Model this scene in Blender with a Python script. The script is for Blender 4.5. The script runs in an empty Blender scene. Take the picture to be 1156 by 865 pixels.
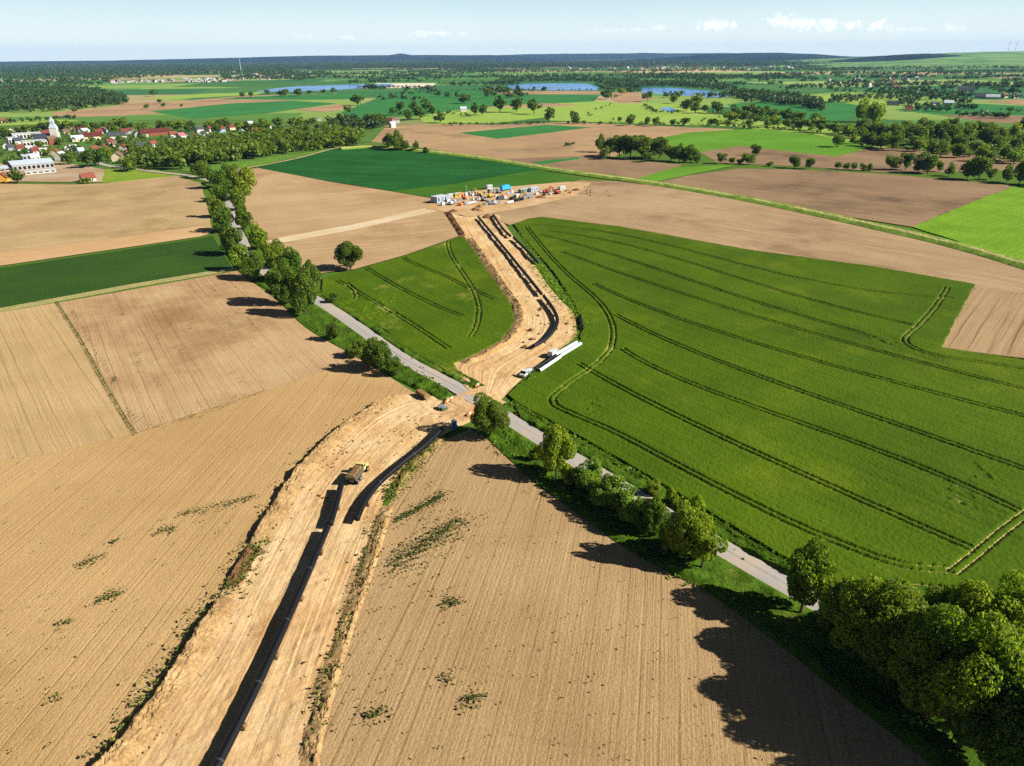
import bpy, bmesh, math, random
import numpy as np
from mathutils import Vector, Matrix

random.seed(7); RNG = np.random.default_rng(7)
W, H, F = 1156.0, 865.0, 801.0          # photograph's frame and focal length in its pixels
PITCH, ROLL, CAMH = math.radians(24.77), math.radians(0.4), 100.0
C = bpy.context.scene.collection
SUN_EL, SUN_TO = math.radians(34), math.radians(169)   # shadows run towards SUN_TO

# ------------------------------------------------------------------ geometry helpers
def ray(x, y):
    u, v = (x - W/2)/F, -(y - H/2)/F
    c, s = math.cos(ROLL), math.sin(ROLL)
    u, v = u*c + v*s, v*c - u*s
    return np.array([u, math.cos(PITCH) + v*math.sin(PITCH), -math.sin(PITCH) + v*math.cos(PITCH)])
def P(x, y, z=0.0):                     # the ground point seen at a spot of the photograph
    d = ray(x, y); d[2] = min(d[2], -0.0016)
    t = (z - CAMH)/d[2]
    return np.array([d[0]*t, d[1]*t, z])
def proj(p):
    q = np.asarray(p, float) - np.array([0, 0, CAMH])
    fwd = q[1]*math.cos(PITCH) - q[2]*math.sin(PITCH); up = q[1]*math.sin(PITCH) + q[2]*math.cos(PITCH)
    c, s = math.cos(ROLL), math.sin(ROLL); u, v = q[0]/fwd, up/fwd
    return (W/2 + F*(u*c - v*s), H/2 - F*(u*s + v*c), fwd)
def PL(pts, z=0.0): return np.array([P(x, y, z) for x, y in pts])

def mesh_np(name, verts, faces, mat=None, parent=None, smooth=False, uv=None, mats=None, midx=None):
    """verts (n,3); faces: (m,k) array or a list of tuples -> one mesh object"""
    me = bpy.data.meshes.new(name)
    verts = np.asarray(verts, dtype=np.float32)
    if isinstance(faces, np.ndarray):
        m, k = faces.shape
        me.vertices.add(len(verts)); me.vertices.foreach_set('co', verts.ravel())
        me.loops.add(m*k); me.loops.foreach_set('vertex_index', faces.astype(np.int32).ravel())
        me.polygons.add(m); me.polygons.foreach_set('loop_start', np.arange(0, m*k, k, dtype=np.int32))
        if uv is not None:
            l = me.uv_layers.new(name='UVMap'); l.data.foreach_set('uv', np.asarray(uv, np.float32)[faces.ravel()].ravel())
        if midx is not None: me.polygons.foreach_set('material_index', np.asarray(midx, np.int32))
        me.update(calc_edges=True)
    else:
        me.from_pydata([tuple(v) for v in verts], [], faces)
        if midx is not None: me.polygons.foreach_set('material_index', np.asarray(midx, np.int32))
        me.update()
    for mm in (mats or ([mat] if mat else [])): me.materials.append(mm)
    if smooth: me.polygons.foreach_set('use_smooth', np.ones(len(me.polygons), bool))
    o = bpy.data.objects.new(name, me); C.objects.link(o)
    if parent is not None: o.parent = parent
    return o
def tag(o, label=None, cat=None, group=None, kind=None):
    if label: o['label'] = label
    if cat: o['category'] = cat
    if group: o['group'] = group
    if kind: o['kind'] = kind
    return o
def thing(name, label, cat, loc, rz=0.0, group=None):
    o = bpy.data.objects.new(name, None); C.objects.link(o)
    o.empty_display_size = 0.5
    o.location = loc; o.rotation_euler = (0, 0, rz)
    return tag(o, label, cat, group)

class MB:                                # collects simple solids, becomes ONE mesh
    def __init__(s): s.v, s.f = [], []
    def box(s, x0, x1, y0, y1, z0, z1, tx=0.0, ty=0.0):      # tx, ty: taper of the top
        b = len(s.v)
        s.v += [(x0,y0,z0),(x1,y0,z0),(x1,y1,z0),(x0,y1,z0),(x0+tx,y0+ty,z1),(x1-tx,y0+ty,z1),(x1-tx,y1-ty,z1),(x0+tx,y1-ty,z1)]
        s.f += [tuple(b+i for i in q) for q in ((3,2,1,0),(4,5,6,7),(0,1,5,4),(1,2,6,5),(2,3,7,6),(3,0,4,7))]
        return s
    def prism(s, prof, y0, y1):          # profile in x,z extruded along y
        b, n = len(s.v), len(prof)
        s.v += [(x, y0, z) for x, z in prof] + [(x, y1, z) for x, z in prof]
        s.f += [tuple(b+i for i in range(n)), tuple(b+n+i for i in reversed(range(n)))]
        s.f += [(b+i, b+n+i, b+n+(i+1) % n, b+(i+1) % n) for i in range(n)]
        return s
    def tube(s, pts, r, n=10, caps=True, r1=None):
        pts = [Vector(p) for p in pts]; b = len(s.v); m = len(pts)
        for i, p in enumerate(pts):
            d = (pts[min(i+1, m-1)] - pts[max(i-1, 0)]).normalized()
            a = d.cross(Vector((0, 0, 1)) if abs(d.z) < 0.9 else Vector((1, 0, 0))).normalized(); c = a.cross(d)
            rr = r if r1 is None else r + (r1 - r)*i/max(m-1, 1)
            for k in range(n):
                t = 2*math.pi*k/n; s.v.append(tuple(p + a*rr*math.cos(t) + c*rr*math.sin(t)))
        for i in range(m-1):
            for k in range(n):
                s.f.append((b+i*n+k, b+i*n+(k+1) % n, b+(i+1)*n+(k+1) % n, b+(i+1)*n+k))
        if caps: s.f += [tuple(b+k for k in reversed(range(n))), tuple(b+(m-1)*n+k for k in range(n))]
        return s
    def build(s, name, mat, parent=None, smooth=False):
        return mesh_np(name, s.v, s.f, mat, parent, smooth)

def dup(o, parent=None):
    c = o.copy(); C.objects.link(c)
    if parent is not None: c.parent = parent
    for ch in list(o.children): dup(ch, c)
    return c

def inside(px, py, poly):               # vectorised point in polygon
    r = np.zeros(px.shape, bool); n = len(poly)
    for i in range(n):
        x0, y0 = poly[i][:2]; x1, y1 = poly[(i+1) % n][:2]
        if y0 == y1: continue
        c = ((y0 > py) != (y1 > py)) & (px < (x1-x0)*(py-y0)/(y1-y0) + x0)
        r ^= c
    return r
def seg_dist(px, py, line):             # distance to a polyline
    d = np.full(px.shape, 1e9, np.float32)
    for (x0, y0), (x1, y1) in zip(line[:-1], line[1:]):
        vx, vy = x1-x0, y1-y0; L = vx*vx+vy*vy+1e-9
        t = np.clip(((px-x0)*vx+(py-y0)*vy)/L, 0, 1)
        d = np.minimum(d, np.hypot(px-x0-t*vx, py-y0-t*vy))
    return d
def smooth_line(pts, k=6):              # Catmull-Rom through the points (2D or 3D arrays)
    p = np.asarray(pts, float); q = np.vstack([2*p[0]-p[1], p, 2*p[-1]-p[-2]]); out = []
    for i in range(1, len(q)-2):
        for t in np.linspace(0, 1, k, endpoint=False):
            out.append(0.5*((2*q[i]) + (-q[i-1]+q[i+1])*t + (2*q[i-1]-5*q[i]+4*q[i+1]-q[i+2])*t*t + (-q[i-1]+3*q[i]-3*q[i+1]+q[i+2])*t**3))
    out.append(p[-1]); return np.array(out)
def resample(line, n):
    line = np.asarray(line, float); d = np.r_[0, np.cumsum(np.linalg.norm(np.diff(line, axis=0), axis=1))]
    s = np.linspace(0, d[-1], n); return np.stack([np.interp(s, d, line[:, k]) for k in range(line.shape[1])], 1)
def length(line): return float(np.linalg.norm(np.diff(np.asarray(line), axis=0), axis=1).sum())
def vnoise(x, y, scale, seed):          # smooth value noise on numpy arrays
    r = np.random.default_rng(seed).random((256, 256)).astype(np.float32)
    x, y = x/scale, y/scale; xi, yi = np.floor(x).astype(int), np.floor(y).astype(int); fx, fy = x-xi, y-yi
    fx, fy = fx*fx*(3-2*fx), fy*fy*(3-2*fy); g = lambda a, b: r[a & 255, b & 255]
    return (g(xi,yi)*(1-fx)+g(xi+1,yi)*fx)*(1-fy) + (g(xi,yi+1)*(1-fx)+g(xi+1,yi+1)*fx)*fy

# ------------------------------------------------------------------ materials
def rgb(h):                              # sRGB hex -> linear
    v = [int(h[i:i+2], 16)/255 for i in (0, 2, 4)]
    return tuple((c/12.92 if c <= .04045 else ((c+.055)/1.055)**2.4) for c in v) + (1.0,)
class NT:
    def __init__(s, name):
        s.m = bpy.data.materials.new(name); s.m.use_nodes = True; s.t = s.m.node_tree; s.t.nodes.clear()
        s.out = s.n('ShaderNodeOutputMaterial')
    def n(s, kind, **kw):
        o = s.t.nodes.new(kind)
        for k, v in kw.items(): setattr(o, k, v)
        return o
    def l(s, a, b): s.t.links.new(a, b)
    def put(s, sock, v):
        if isinstance(v, bpy.types.NodeSocket): s.l(v, sock)
        else: sock.default_value = v
    def math(s, op, a, b=0.0, c=0.0):
        o = s.n('ShaderNodeMath', operation=op)
        for i, v in enumerate((a, b, c)): s.put(o.inputs[i], v)
        return o.outputs[0]
    def mix(s, f, a, b, mode='MIX'):
        o = s.n('ShaderNodeMix', data_type='RGBA', blend_type=mode); o.clamp_factor = True
        s.put(o.inputs[0], f); s.put(o.inputs[6], a); s.put(o.inputs[7], b); return o.outputs[2]
    def noise(s, vec, scale, detail=3.0, rough=0.55, lo=None, hi=None, dist=0.0):
        o = s.n('ShaderNodeTexNoise'); s.l(vec, o.inputs['Vector'])
        o.inputs['Scale'].default_value = scale; o.inputs['Detail'].default_value = detail
        o.inputs['Roughness'].default_value = rough; o.inputs['Distortion'].default_value = dist
        return s.step(o.outputs['Fac'], lo, hi) if lo is not None else o.outputs['Fac']
    def step(s, v, lo, hi):
        o = s.n('ShaderNodeMapRange', interpolation_type='SMOOTHSTEP'); s.put(o.inputs[0], v)
        o.inputs[1].default_value = lo; o.inputs[2].default_value = hi; return o.outputs[0]
    def pos(s): return s.n('ShaderNodeNewGeometry').outputs['Position']
    def mapped(s, vec, rz=0.0, scale=(1, 1, 1)):
        r = s.n('ShaderNodeVectorRotate', rotation_type='Z_AXIS'); s.l(vec, r.inputs['Vector']); r.inputs['Angle'].default_value = -rz
        m = s.n('ShaderNodeVectorMath', operation='MULTIPLY'); s.l(r.outputs[0], m.inputs[0]); m.inputs[1].default_value = scale
        return m.outputs[0], r.outputs[0]
    def bsdf(s, col, rough=0.9, bump=None, bstr=0.5, bdist=0.1, spec=0.15, metal=0.0):
        b = s.n('ShaderNodeBsdfPrincipled'); s.put(b.inputs['Base Color'], col); s.put(b.inputs['Roughness'], rough)
        b.inputs['Specular IOR Level'].default_value = spec; b.inputs['Metallic'].default_value = metal
        if bump is not None:
            k = s.n('ShaderNodeBump'); k.inputs['Strength'].default_value = bstr; k.inputs['Distance'].default_value = bdist
            s.l(bump, k.inputs['Height']); s.l(k.outputs[0], b.inputs['Normal'])
        s.l(b.outputs[0], s.out.inputs[0]); return b

def plain(name, hexcol, rough=0.6, spec=0.3, var=0.25, metal=0.0, scale=1.5):
    t = NT(name); c = rgb(hexcol); p = t.n('ShaderNodeTexCoord').outputs['Object']
    f = t.noise(p, scale, 4, 0.6, 0.35, 0.75)
    d = tuple(x*(1-var) for x in c[:3]) + (1,)
    t.bsdf(t.mix(f, c, d), rough, spec=spec, metal=metal); return t.m

def ang(a, b):                           # world direction of a line seen between two picture points
    d = P(*b) - P(*a); return math.atan2(d[1], d[0])

def soil(name, c0, c1, rz=0.0, row=3.0, line=0.5, weeds=0.0, cross=0.0, patch=70.0, c2=None, streak=1.0, clod=1.0):
    t = NT(name); p = t.pos(); st, rot = t.mapped(p, rz, (0.012, 0.55, 0.5))
    big = t.noise(p, 1.6/patch, 7, 0.62, 0.32, 0.68)
    strk = t.noise(st, 1.0, 3, 0.65, 0.32, 0.7)
    st2, _ = t.mapped(p, rz, (0.05, 2.2, 1)); strk2 = t.noise(st2, 1.0, 2, 0.6, 0.3, 0.72)
    fine = t.noise(p, 1.9, 5, 0.7, 0.25, 0.75)
    col = t.mix(big, rgb(c0), rgb(c1))
    if c2: col = t.mix(t.math('MULTIPLY', t.noise(p, 0.009, 6, 0.65, 0.48, 0.68), 1.0), col, rgb(c2))
    col = t.mix(t.math('MULTIPLY', strk, 0.42*streak), col, (0.62, 0.56, 0.50, 1), 'MULTIPLY')
    col = t.mix(t.math('MULTIPLY', strk2, 0.26*streak), col, (0.55, 0.50, 0.45, 1), 'MULTIPLY')
    col = t.mix(t.math('MULTIPLY', fine, 0.45*clod), col, (0.5, 0.44, 0.38, 1), 'MULTIPLY')
    grit = t.noise(p, 5.5, 3, 0.8, 0.5, 0.72)
    col = t.mix(t.math('MULTIPLY', grit, 0.38*clod), col, (0.42, 0.37, 0.32, 1), 'MULTIPLY')
    sep = t.n('ShaderNodeSeparateXYZ'); t.l(rot, sep.inputs[0])
    wob = t.noise(p, 0.012, 2, 0.5)
    def rows(axis, sp, width):
        f = t.math('FRACT', t.math('ADD', t.math('DIVIDE', sep.outputs[axis], sp), t.math('MULTIPLY', wob, 0.9)))
        return t.step(t.math('ABSOLUTE', t.math('SUBTRACT', f, 0.5)), width, 0.0)
    ln = rows(1, row, 0.13)
    keep = t.noise(st, 0.7, 3, 0.6, 0.38, 0.62)
    ln = t.math('MULTIPLY', ln, keep)
    ln2 = t.math('MULTIPLY', rows(1, row*0.37, 0.3), t.math('SUBTRACT', 1.0, keep))
    allr = t.math('MAXIMUM', ln, t.math('MULTIPLY', ln2, 0.22))
    if cross:
        cr = t.math('MULTIPLY', rows(0, row*1.7, 0.09), t.math('MULTIPLY', t.noise(p, 0.02, 2, 0.5, 0.5, 0.62), cross)); allr = t.math('MAXIMUM', allr, cr)
    col = t.mix(t.math('MULTIPLY', allr, line), col, (0.42, 0.36, 0.31, 1), 'MULTIPLY')
    if weeds:
        wd, _ = t.mapped(p, rz, (0.13, 0.6, 1)); w1 = t.noise(wd, 1.2, 4, 0.75, 0.60, 0.68); w2 = t.noise(p, 0.018, 3, 0.6, 0.5, 0.66)
        col = t.mix(t.math('MULTIPLY', t.math('MULTIPLY', w1, w2), weeds), col, rgb('4a4a22'))
    hgt = t.math('SUBTRACT', t.math('ADD', fine, t.math('MULTIPLY', strk2, 0.5)), t.math('MULTIPLY', allr, 0.7))
    t.bsdf(col, 0.95, hgt, 0.6, 0.16, 0.05); return t.m

def crop(name, c0, c1, rz=0.0, c2=None, patch=60.0, bump=True, streak=0.5, sc=1.0, pale=None):
    t = NT(name); p = t.pos()
    st, rot = t.mapped(p, rz, (0.02/sc, 0.9/sc, 0.5)); big = t.noise(p, 1.6/patch, 7, 0.62, 0.32, 0.68)
    strk = t.noise(st, 1.0, 4, 0.7, 0.3, 0.7); fine = t.noise(p, 1.6/sc, 4, 0.75, 0.25, 0.75)
    col = t.mix(big, rgb(c0), rgb(c1))
    if c2: col = t.mix(t.math('MULTIPLY', t.noise(p, 0.012/sc, 4, 0.6, 0.55, 0.75), 0.7), col, rgb(c2))
    if pale: col = t.mix(t.math('MULTIPLY', t.noise(p, 0.03, 5, 0.65, 0.58, 0.72), 0.6), col, rgb(pale))
    col = t.mix(t.math('MULTIPLY', strk, streak), col, (0.55, 0.62, 0.5, 1), 'MULTIPLY')
    col = t.mix(t.math('MULTIPLY', fine, 0.45), col, (0.45, 0.55, 0.4, 1), 'MULTIPLY')
    if not bump:
        sz = t.n('ShaderNodeSeparateXYZ'); t.l(p, sz.inputs[0]); col = t.mix(t.math('MULTIPLY', t.step(sz.outputs[2], 0.30, 0.17), 0.75), col, rgb('a5935a'))
        col = t.mix(t.math('MULTIPLY', t.noise(p, 0.02, 6, 0.7, 0.5, 0.7), 0.35), col, rgb('687014'))
    t.bsdf(col, 0.9, fine if bump else None, 0.8, 0.3, 0.05); return t.m

def foliage(name, c0, c1, trans=0.35):
    t = NT(name); g = t.n('ShaderNodeNewGeometry'); oi = t.n('ShaderNodeObjectInfo')
    p = g.outputs['Position']
    col = t.mix(g.outputs['Random Per Island'], rgb(c0), rgb(c1))
    col = t.mix(t.math('MULTIPLY', t.noise(p, 0.25, 2, 0.5, 0.4, 0.65), 0.5), col, (1.35, 1.25, 0.75, 1), 'MULTIPLY')
    col = t.mix(t.math('MULTIPLY', t.noise(p, 0.045, 2, 0.5, 0.45, 0.62), 0.55), col, (0.62, 0.78, 0.8, 1), 'MULTIPLY')
    col = t.mix(1.0, col, oi.outputs['Color'], 'MULTIPLY')
    d = t.n('ShaderNodeBsdfPrincipled'); t.l(col, d.inputs['Base Color']); d.inputs['Roughness'].default_value = 0.55
    d.inputs['Specular IOR Level'].default_value = 0.25
    tr = t.n('ShaderNodeBsdfTranslucent'); t.l(t.mix(1.0, col, (1.25, 1.3, 0.6, 1), 'MULTIPLY'), tr.inputs['Color'])
    mx = t.n('ShaderNodeMixShader'); mx.inputs[0].default_value = trans; t.l(d.outputs[0], mx.inputs[1]); t.l(tr.outputs[0], mx.inputs[2])
    t.l(mx.outputs[0], t.out.inputs[0]); return t.m

def bark():
    t = NT('bark'); p = t.pos(); f = t.noise(p, 3.0, 4, 0.7, 0.3, 0.7)
    t.bsdf(t.mix(f, rgb('5a4a3a'), rgb('3a2f25')), 0.9, f, 0.6, 0.05, 0.1); return t.m
def water(name, c):
    t = NT(name); p = t.pos(); f = t.noise(p, 0.25, 3, 0.6); 
    b = t.bsdf(t.mix(t.noise(p, 0.006, 3, 0.5, 0.4, 0.6), rgb(c), rgb('2b5f9c')), 0.22, f, 0.25, 0.3, 0.5); return t.m

M = dict(
 bark=bark(), leaf=foliage('leaves', '7c8c2c', '3f5a12', .5), leafw=foliage('wood_leaves', '48612a', '2b431c', 0.25),
 dark_steel=plain('dark_pipe_coating', '0b0c10', 0.55, 0.22, 0.2), bed=plain('dusty_steel', '5a5642', .8, .1, .3), sleeve=plain('pipe_sleeve', '2e3035', .7), white_pipe=plain('white_pipe_coating', 'c9d0d6', 0.45, 0.4, 0.06),
 timber=plain('timber', '8f7350', 0.85, 0.1), white=plain('white_paint', 'bcbcb8', 0.35, 0.5, 0.06), glass=plain('dark_glass', '11161c', 0.12, 0.6, 0.1),
 rubber=plain('rubber', '19191a', 0.8, 0.2), yellow=plain('machine_yellow', 'c9a227', 0.45, 0.4, 0.15), cream=plain('cream_paint', 'c2b070', 0.45, 0.4, 0.1),
 grey=plain('grey_metal', '7a7d80', 0.5, 0.4), orange=plain('orange_plastic', 'd86a2c', 0.5, 0.3), blue=plain('blue_plastic', '1f5fa8', 0.4, 0.4, 0.1),
 cyan=plain('light_blue_tarp', '2f9bd0', 0.5, 0.3), red=plain('red_paint', 'b23a2c', 0.5, 0.3), soilload=plain('soil_load', '8a6a45', 0.95, 0.05, 0.4, scale=3),
 green_paint=plain('green_paint', '4c6b46', 0.5, 0.3),
 r_red=plain('red_roof_tiles', '6f392c', 0.8, 0.15, 0.3, scale=.6), r_orange=plain('orange_roof_tiles', '7d4737', 0.8, 0.15, 0.3, scale=.6), r_maroon=plain('maroon_roof_tiles', '562823', 0.8, 0.15, 0.3, scale=.6),
 r_dark=plain('slate_roof', '3c4048', 0.7, 0.2, 0.2, scale=.6), r_grey=plain('sheet_metal_roof', 'a9b3bb', 0.45, 0.3, 0.12, scale=.4), r_white=plain('pale_flat_roof', 'aeb1b2', 0.7, 0.2, 0.1, scale=.4), r_pink=plain('faded_rose_roof', '9a5f68', 0.8, 0.15, 0.2, scale=.6),
 r_brown=plain('brown_roof_tiles', '6d5848', 0.8, 0.15, 0.2, scale=.6),
 w_white=plain('white_render', 'c2bfb4', 0.85, 0.1, 0.1, scale=.4), w_cream=plain('cream_render', 'd5c6a4', 0.85, 0.1, 0.12, scale=.4), w_brick=plain('red_brick', '8e5138', 0.9, 0.1, 0.25, scale=.8), w_grey=plain('grey_render', 'a3a19c', 0.85, 0.1, 0.15, scale=.4),
 w_yellow=plain('yellow_render', 'd29a3c', 0.85, 0.1, 0.12, scale=.4), w_blue=plain('pale_blue_render', '93a3b3', 0.85, 0.1, 0.12, scale=.4))

# ------------------------------------------------------------------ fields
Z = [0.02]
def sheet(name, px, mat, step=0.02, world=None, jitter=0.0, kind='structure'):
    Z[0] += step; z = Z[0]
    pts = np.array([P(x, y) for x, y in px]) if world is None else np.asarray(world, float)
    if jitter:
        out = []
        for a, b in zip(pts, np.roll(pts, -1, 0)):
            L = np.linalg.norm(b-a); n = int(min(40, max(1, L/12))); 
            for k in range(n):
                q = a + (b-a)*k/n
                if k: q = q + RNG.normal(0, jitter*min(1.0, np.linalg.norm(q)/2500), 3)
                out.append(q)
        pts = np.array(out)
    pts[:, 2] = z
    o = mesh_np(name, pts, [tuple(range(len(pts)))], mat)
    bm = bmesh.new(); bm.from_mesh(o.data); bm.normal_update()
    if bm.faces and list(bm.faces)[0].normal.z < 0: bmesh.ops.reverse_faces(bm, faces=bm.faces)
    bmesh.ops.triangulate(bm, faces=bm.faces, ngon_method='EAR_CLIP'); bm.to_mesh(o.data); bm.free()
    tag(o, kind=kind); return o

# base ground: one sheet to the horizon, a patchwork of far fields
def ground_mat():
    t = NT('far_farmland'); p = t.pos()
    s1, rot = t.mapped(p, 0.12, (1/650, 1/420, 1))
    wv = t.n('ShaderNodeTexNoise'); t.l(p, wv.inputs['Vector']); wv.inputs['Scale'].default_value = 0.0011
    def vor(vec):
        v = t.n('ShaderNodeTexVoronoi', distance='CHEBYCHEV'); t.l(vec, v.inputs['Vector']); v.inputs['Scale'].default_value = 1.0
        v.inputs['Randomness'].default_value = 0.9; return v
    v = vor(s1); sep = t.n('ShaderNodeSeparateColor'); t.l(v.outputs['Color'], sep.inputs[0])
    r = t.n('ShaderNodeValToRGB'); e = r.color_ramp; e.interpolation = 'CONSTANT'
    cols = ['416a32', '557c36', '7c9448', '356838', 'a08c66', '47703a', '8a9c56', '38683a', 'b39b74', '5f8640']
    while len(e.elements) < len(cols): e.elements.new(0.5)
    for i, c in enumerate(cols): e.elements[i].position = i/len(cols); e.elements[i].color = rgb(c)
    t.l(sep.outputs[0], r.inputs[0])
    st, _ = t.mapped(p, 0.12, (0.0012, 0.03, 1)); f = t.noise(st, 1.0, 4, 0.6, 0.3, 0.7); f2 = t.noise(p, 0.02, 5, 0.65, 0.3, 0.7)
    col = t.mix(t.math('MULTIPLY', f, 0.35), r.outputs[0], (0.6, 0.65, 0.55, 1), 'MULTIPLY')
    col = t.mix(t.math('MULTIPLY', f2, 0.3), col, (0.6, 0.62, 0.5, 1), 'MULTIPLY')
    ed = t.n('ShaderNodeVectorMath', operation='LENGTH'); t.l(p, ed.inputs[0])
    far = t.step(ed.outputs['Value'], 5200, 8200)
    wood = t.noise(p, 0.00045, 4, 0.6, 0.40, 0.47)
    col = t.mix(t.math('MULTIPLY', far, t.math('MAXIMUM', wood, 0.35)), col, rgb('24371f'))
    near = t.step(ed.outputs['Value'], 1700, 800)
    col = t.mix(near, col, rgb('46601c'))
    t.bsdf(col, 0.95, None, spec=0.05); return t.m
G = 26000.0
g = mesh_np('ground', [(-G, -1500, 0), (G, -1500, 0), (G, G, 0), (-G, G, 0)], [(0, 1, 2, 3)], ground_mat()); tag(g, kind='structure')

TAN = ('c49a68', 'b98d5c'); 
soil_fr = soil('ploughed_soil_pale', 'b0956c', 'a4885f', ang((480, 800), (570, 560)), 3.3, 0.36, 0.0, 0.5, 90, '9c7e5c', streak=.6)
soil_fl = soil('ploughed_soil_ochre', 'bd9e6e', 'ad8d5e', ang((100, 800), (330, 500)), 2.8, 0.2, 0.0, 0.0, 120, 'a08254', streak=.45)
soil_dk = soil('harrowed_soil', 'b2926c', 'bea27a', ang((430, 740-330), (330, 330)), 3.6, 0.35, 0.95, 0.0, 60, '94724e', streak=.7)
soil_lt = soil('drilled_soil', 'bea276', 'b09468', ang((100, 490), (20, 350)), 3.4, 0.36, 0.5, 0.0, 60, streak=.6)
soil_up = soil('dry_soil', 'bba277', 'aa906a', ang((0, 250), (220, 225)), 5, 0.2, 0.35, 0.0, 80, '8a7a4c')
soil_mid = soil('sandy_field_soil', 'c0a57e', 'b0946e', ang((300, 240), (480, 225)), 5, 0.25, 0.0, 0.0, 110, 'a08058', streak=1.2)
soil_rt = soil('tan_field_soil', 'b69d78', 'a8906e', ang((700, 235), (1000, 285)), 4.5, 0.25, 0.0, 0.0, 130, '8e765a', streak=1.3)
soil_brn = soil('brown_field_soil', '9c8466', '8d755a', ang((800, 205), (1000, 225)), 6, 0.25, 0.0, 0.0, 130, '6c5a46', streak=1.3)
soil_row = soil('ridged_soil', 'ae9470', 'a48a66', ang((1085, 395), (1140, 320)), 6.0, 0.7, 0.0, 0.0, 60)
soil_far = soil('far_tan_soil', 'ac8f68', '9c8060', ang((500, 150), (600, 158)), 14, 0.2, 0.0, 0.0, 200, '8a7456', streak=.8, clod=.4)
crop_dg = crop('dark_green_crop', '1f5422', '28602a', ang((300, 190), (600, 200)), '1a4a20', 120, streak=.9, sc=4)
crop_og = crop('olive_green_crop', '3c6418', '466e1c', ang((480, 222), (640, 200)), '355a18', 90, sc=2)
crop_st = crop('strip_green_crop', '33501a', '3b581c', ang((0, 320), (230, 275)), '2c4618', 70, sc=1.3)
crop_bg = crop('bright_green_crop', '58821f', '648f26', ang((760, 160), (960, 165)), '528420', 120, streak=.35, sc=3)
crop_yg = crop('meadow_grass', '93a64a', '84a044', 0.2, '77963e', 160, streak=.3, sc=4)
crop_fg = crop('far_green_crop', '357038', '3f7a3c', 0.1, '2e6634', 200, streak=.4, sc=4)
crop_ye = crop('rough_pasture', '84962f', '748a2c', 0.3, '9aa040', 20, streak=.3, sc=2)

# far layer first (bigger steps, so that nothing fights at a distance)
FS = 0.012
def far(name, px, mat): return sheet(name, px, mat, FS, jitter=1.5)
far('ploughed_field', [(385,148),(480,140),(560,141),(640,138),(760,143),(830,146),(800,152),(735,160),(690,178),(650,185),(560,180),(470,166),(420,160)], soil_far)
far('green_field', [(518,150),(616,141),(668,144),(562,157)], crop_fg)
far('brown_field', [(562,180),(650,176),(700,180),(770,186),(740,206),(640,192)], soil_brn)
far('green_strip', [(600,183),(652,177.5),(656,179),(612,186)], crop_fg)
far('meadow', [(618,136),(628,128),(700,117),(760,117),(830,134),(960,149),(1010,160),(1000,168),(900,150),(830,143),(760,141)], crop_yg)
far('green_field', [(385,127),(440,105),(520,103),(600,106),(677,107.5),(670,115),(600,118),(520,124),(470,131),(400,134)], crop_fg)
far('tan_field', [(545,106),(560,102.6),(678,102.8),(677,107),(600,106.5)], soil_far)
far('meadow', [(470,131),(520,124),(610,118),(680,114),(720,119),(640,130),(560,139),(480,140)], crop_yg)
far('tan_field', [(545,121),(610,116.5),(660,118.5),(600,122)], soil_far)
far('bright_green_field', [(735,158),(775,150),(850,145),(920,152),(985,166),(945,177),(870,170),(835,165),(790,172),(755,166)], crop_bg)
far('tan_field', [(790,172),(835,165),(945,177),(985,166),(1060,171),(1156,179),(1330,190),(1330,205),(1156,192),(1020,196),(880,187),(810,184)], soil_brn)
far('tan_field', [(690,103.5),(728,104.5),(740,112),(700,117),(690,112)], soil_far)
far('green_field', [(820,118),(880,113),(950,116),(1000,124),(930,140),(860,134)], crop_fg)
far('meadow', [(880,109),(960,107),(1030,112),(1000,120),(950,116)], crop_yg)
far('brown_field', [(1060,130),(1110,126),(1250,132),(1330,142),(1200,143),(1110,138)], soil_brn)
far('green_field', [(1010,124),(1080,116),(1180,121),(1330,127),(1330,131),(1180,131),(1060,130)], crop_fg)
far('tan_field', [(1100,114.5),(1160,112),(1330,115),(1330,121),(1160,119)], soil_far)
far('tan_field', [(60,127),(140,119),(260,113),(330,112),(330,118),(240,124),(140,131),(60,133)], soil_far)
far('tan_field', [(120,118),(200,114.5),(280,108),(380,105.5),(380,108),(300,113),(180,121)], soil_far)
far('meadow', [(150,112),(230,106),(300,104),(290,107),(200,112)], crop_yg)
far('green_field', [(170,126),(260,117),(330,114),(380,117),(300,128),(220,134)], crop_fg)
far('green_field', [(240,112),(330,107),(430,105),(400,112),(330,113)], crop_fg)
far('tan_field', [(330,124),(385,118),(400,121),(370,127)], soil_far)
far('meadow', [(0,139),(50,134),(90,136),(60,142),(0,144)], crop_yg)
wat = water('lake_water', '3f7fb8')
LAKES = []
def lake(px):
    LAKES.append(px); return sheet('lake', px, wat, FS)
far('sand_bank', [(425,94),(492,94.2),(489,98.6),(440,99.8),(400,99.8)], soil('bank_sand', 'd8d0bc', 'c8bfa8', 0, 20, .1, clod=.2))
lake([(288,103.5),(310,100),(335,97.5),(400,95.4),(444,94.6),(440,97.6),(385,101.3),(330,104)])
lake([(573,96.5),(600,94.4),(662,94.3),(676,98.8),(674,102),(620,102.2),(576,100.2)])
lake([(724,99),(760,99.4),(800,103),(828,107),(822,110),(795,110),(770,108),(742,106.3),(724,104.5)])
lake([(744,122.5),(755,121),(766,125),(756,127)])

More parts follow.
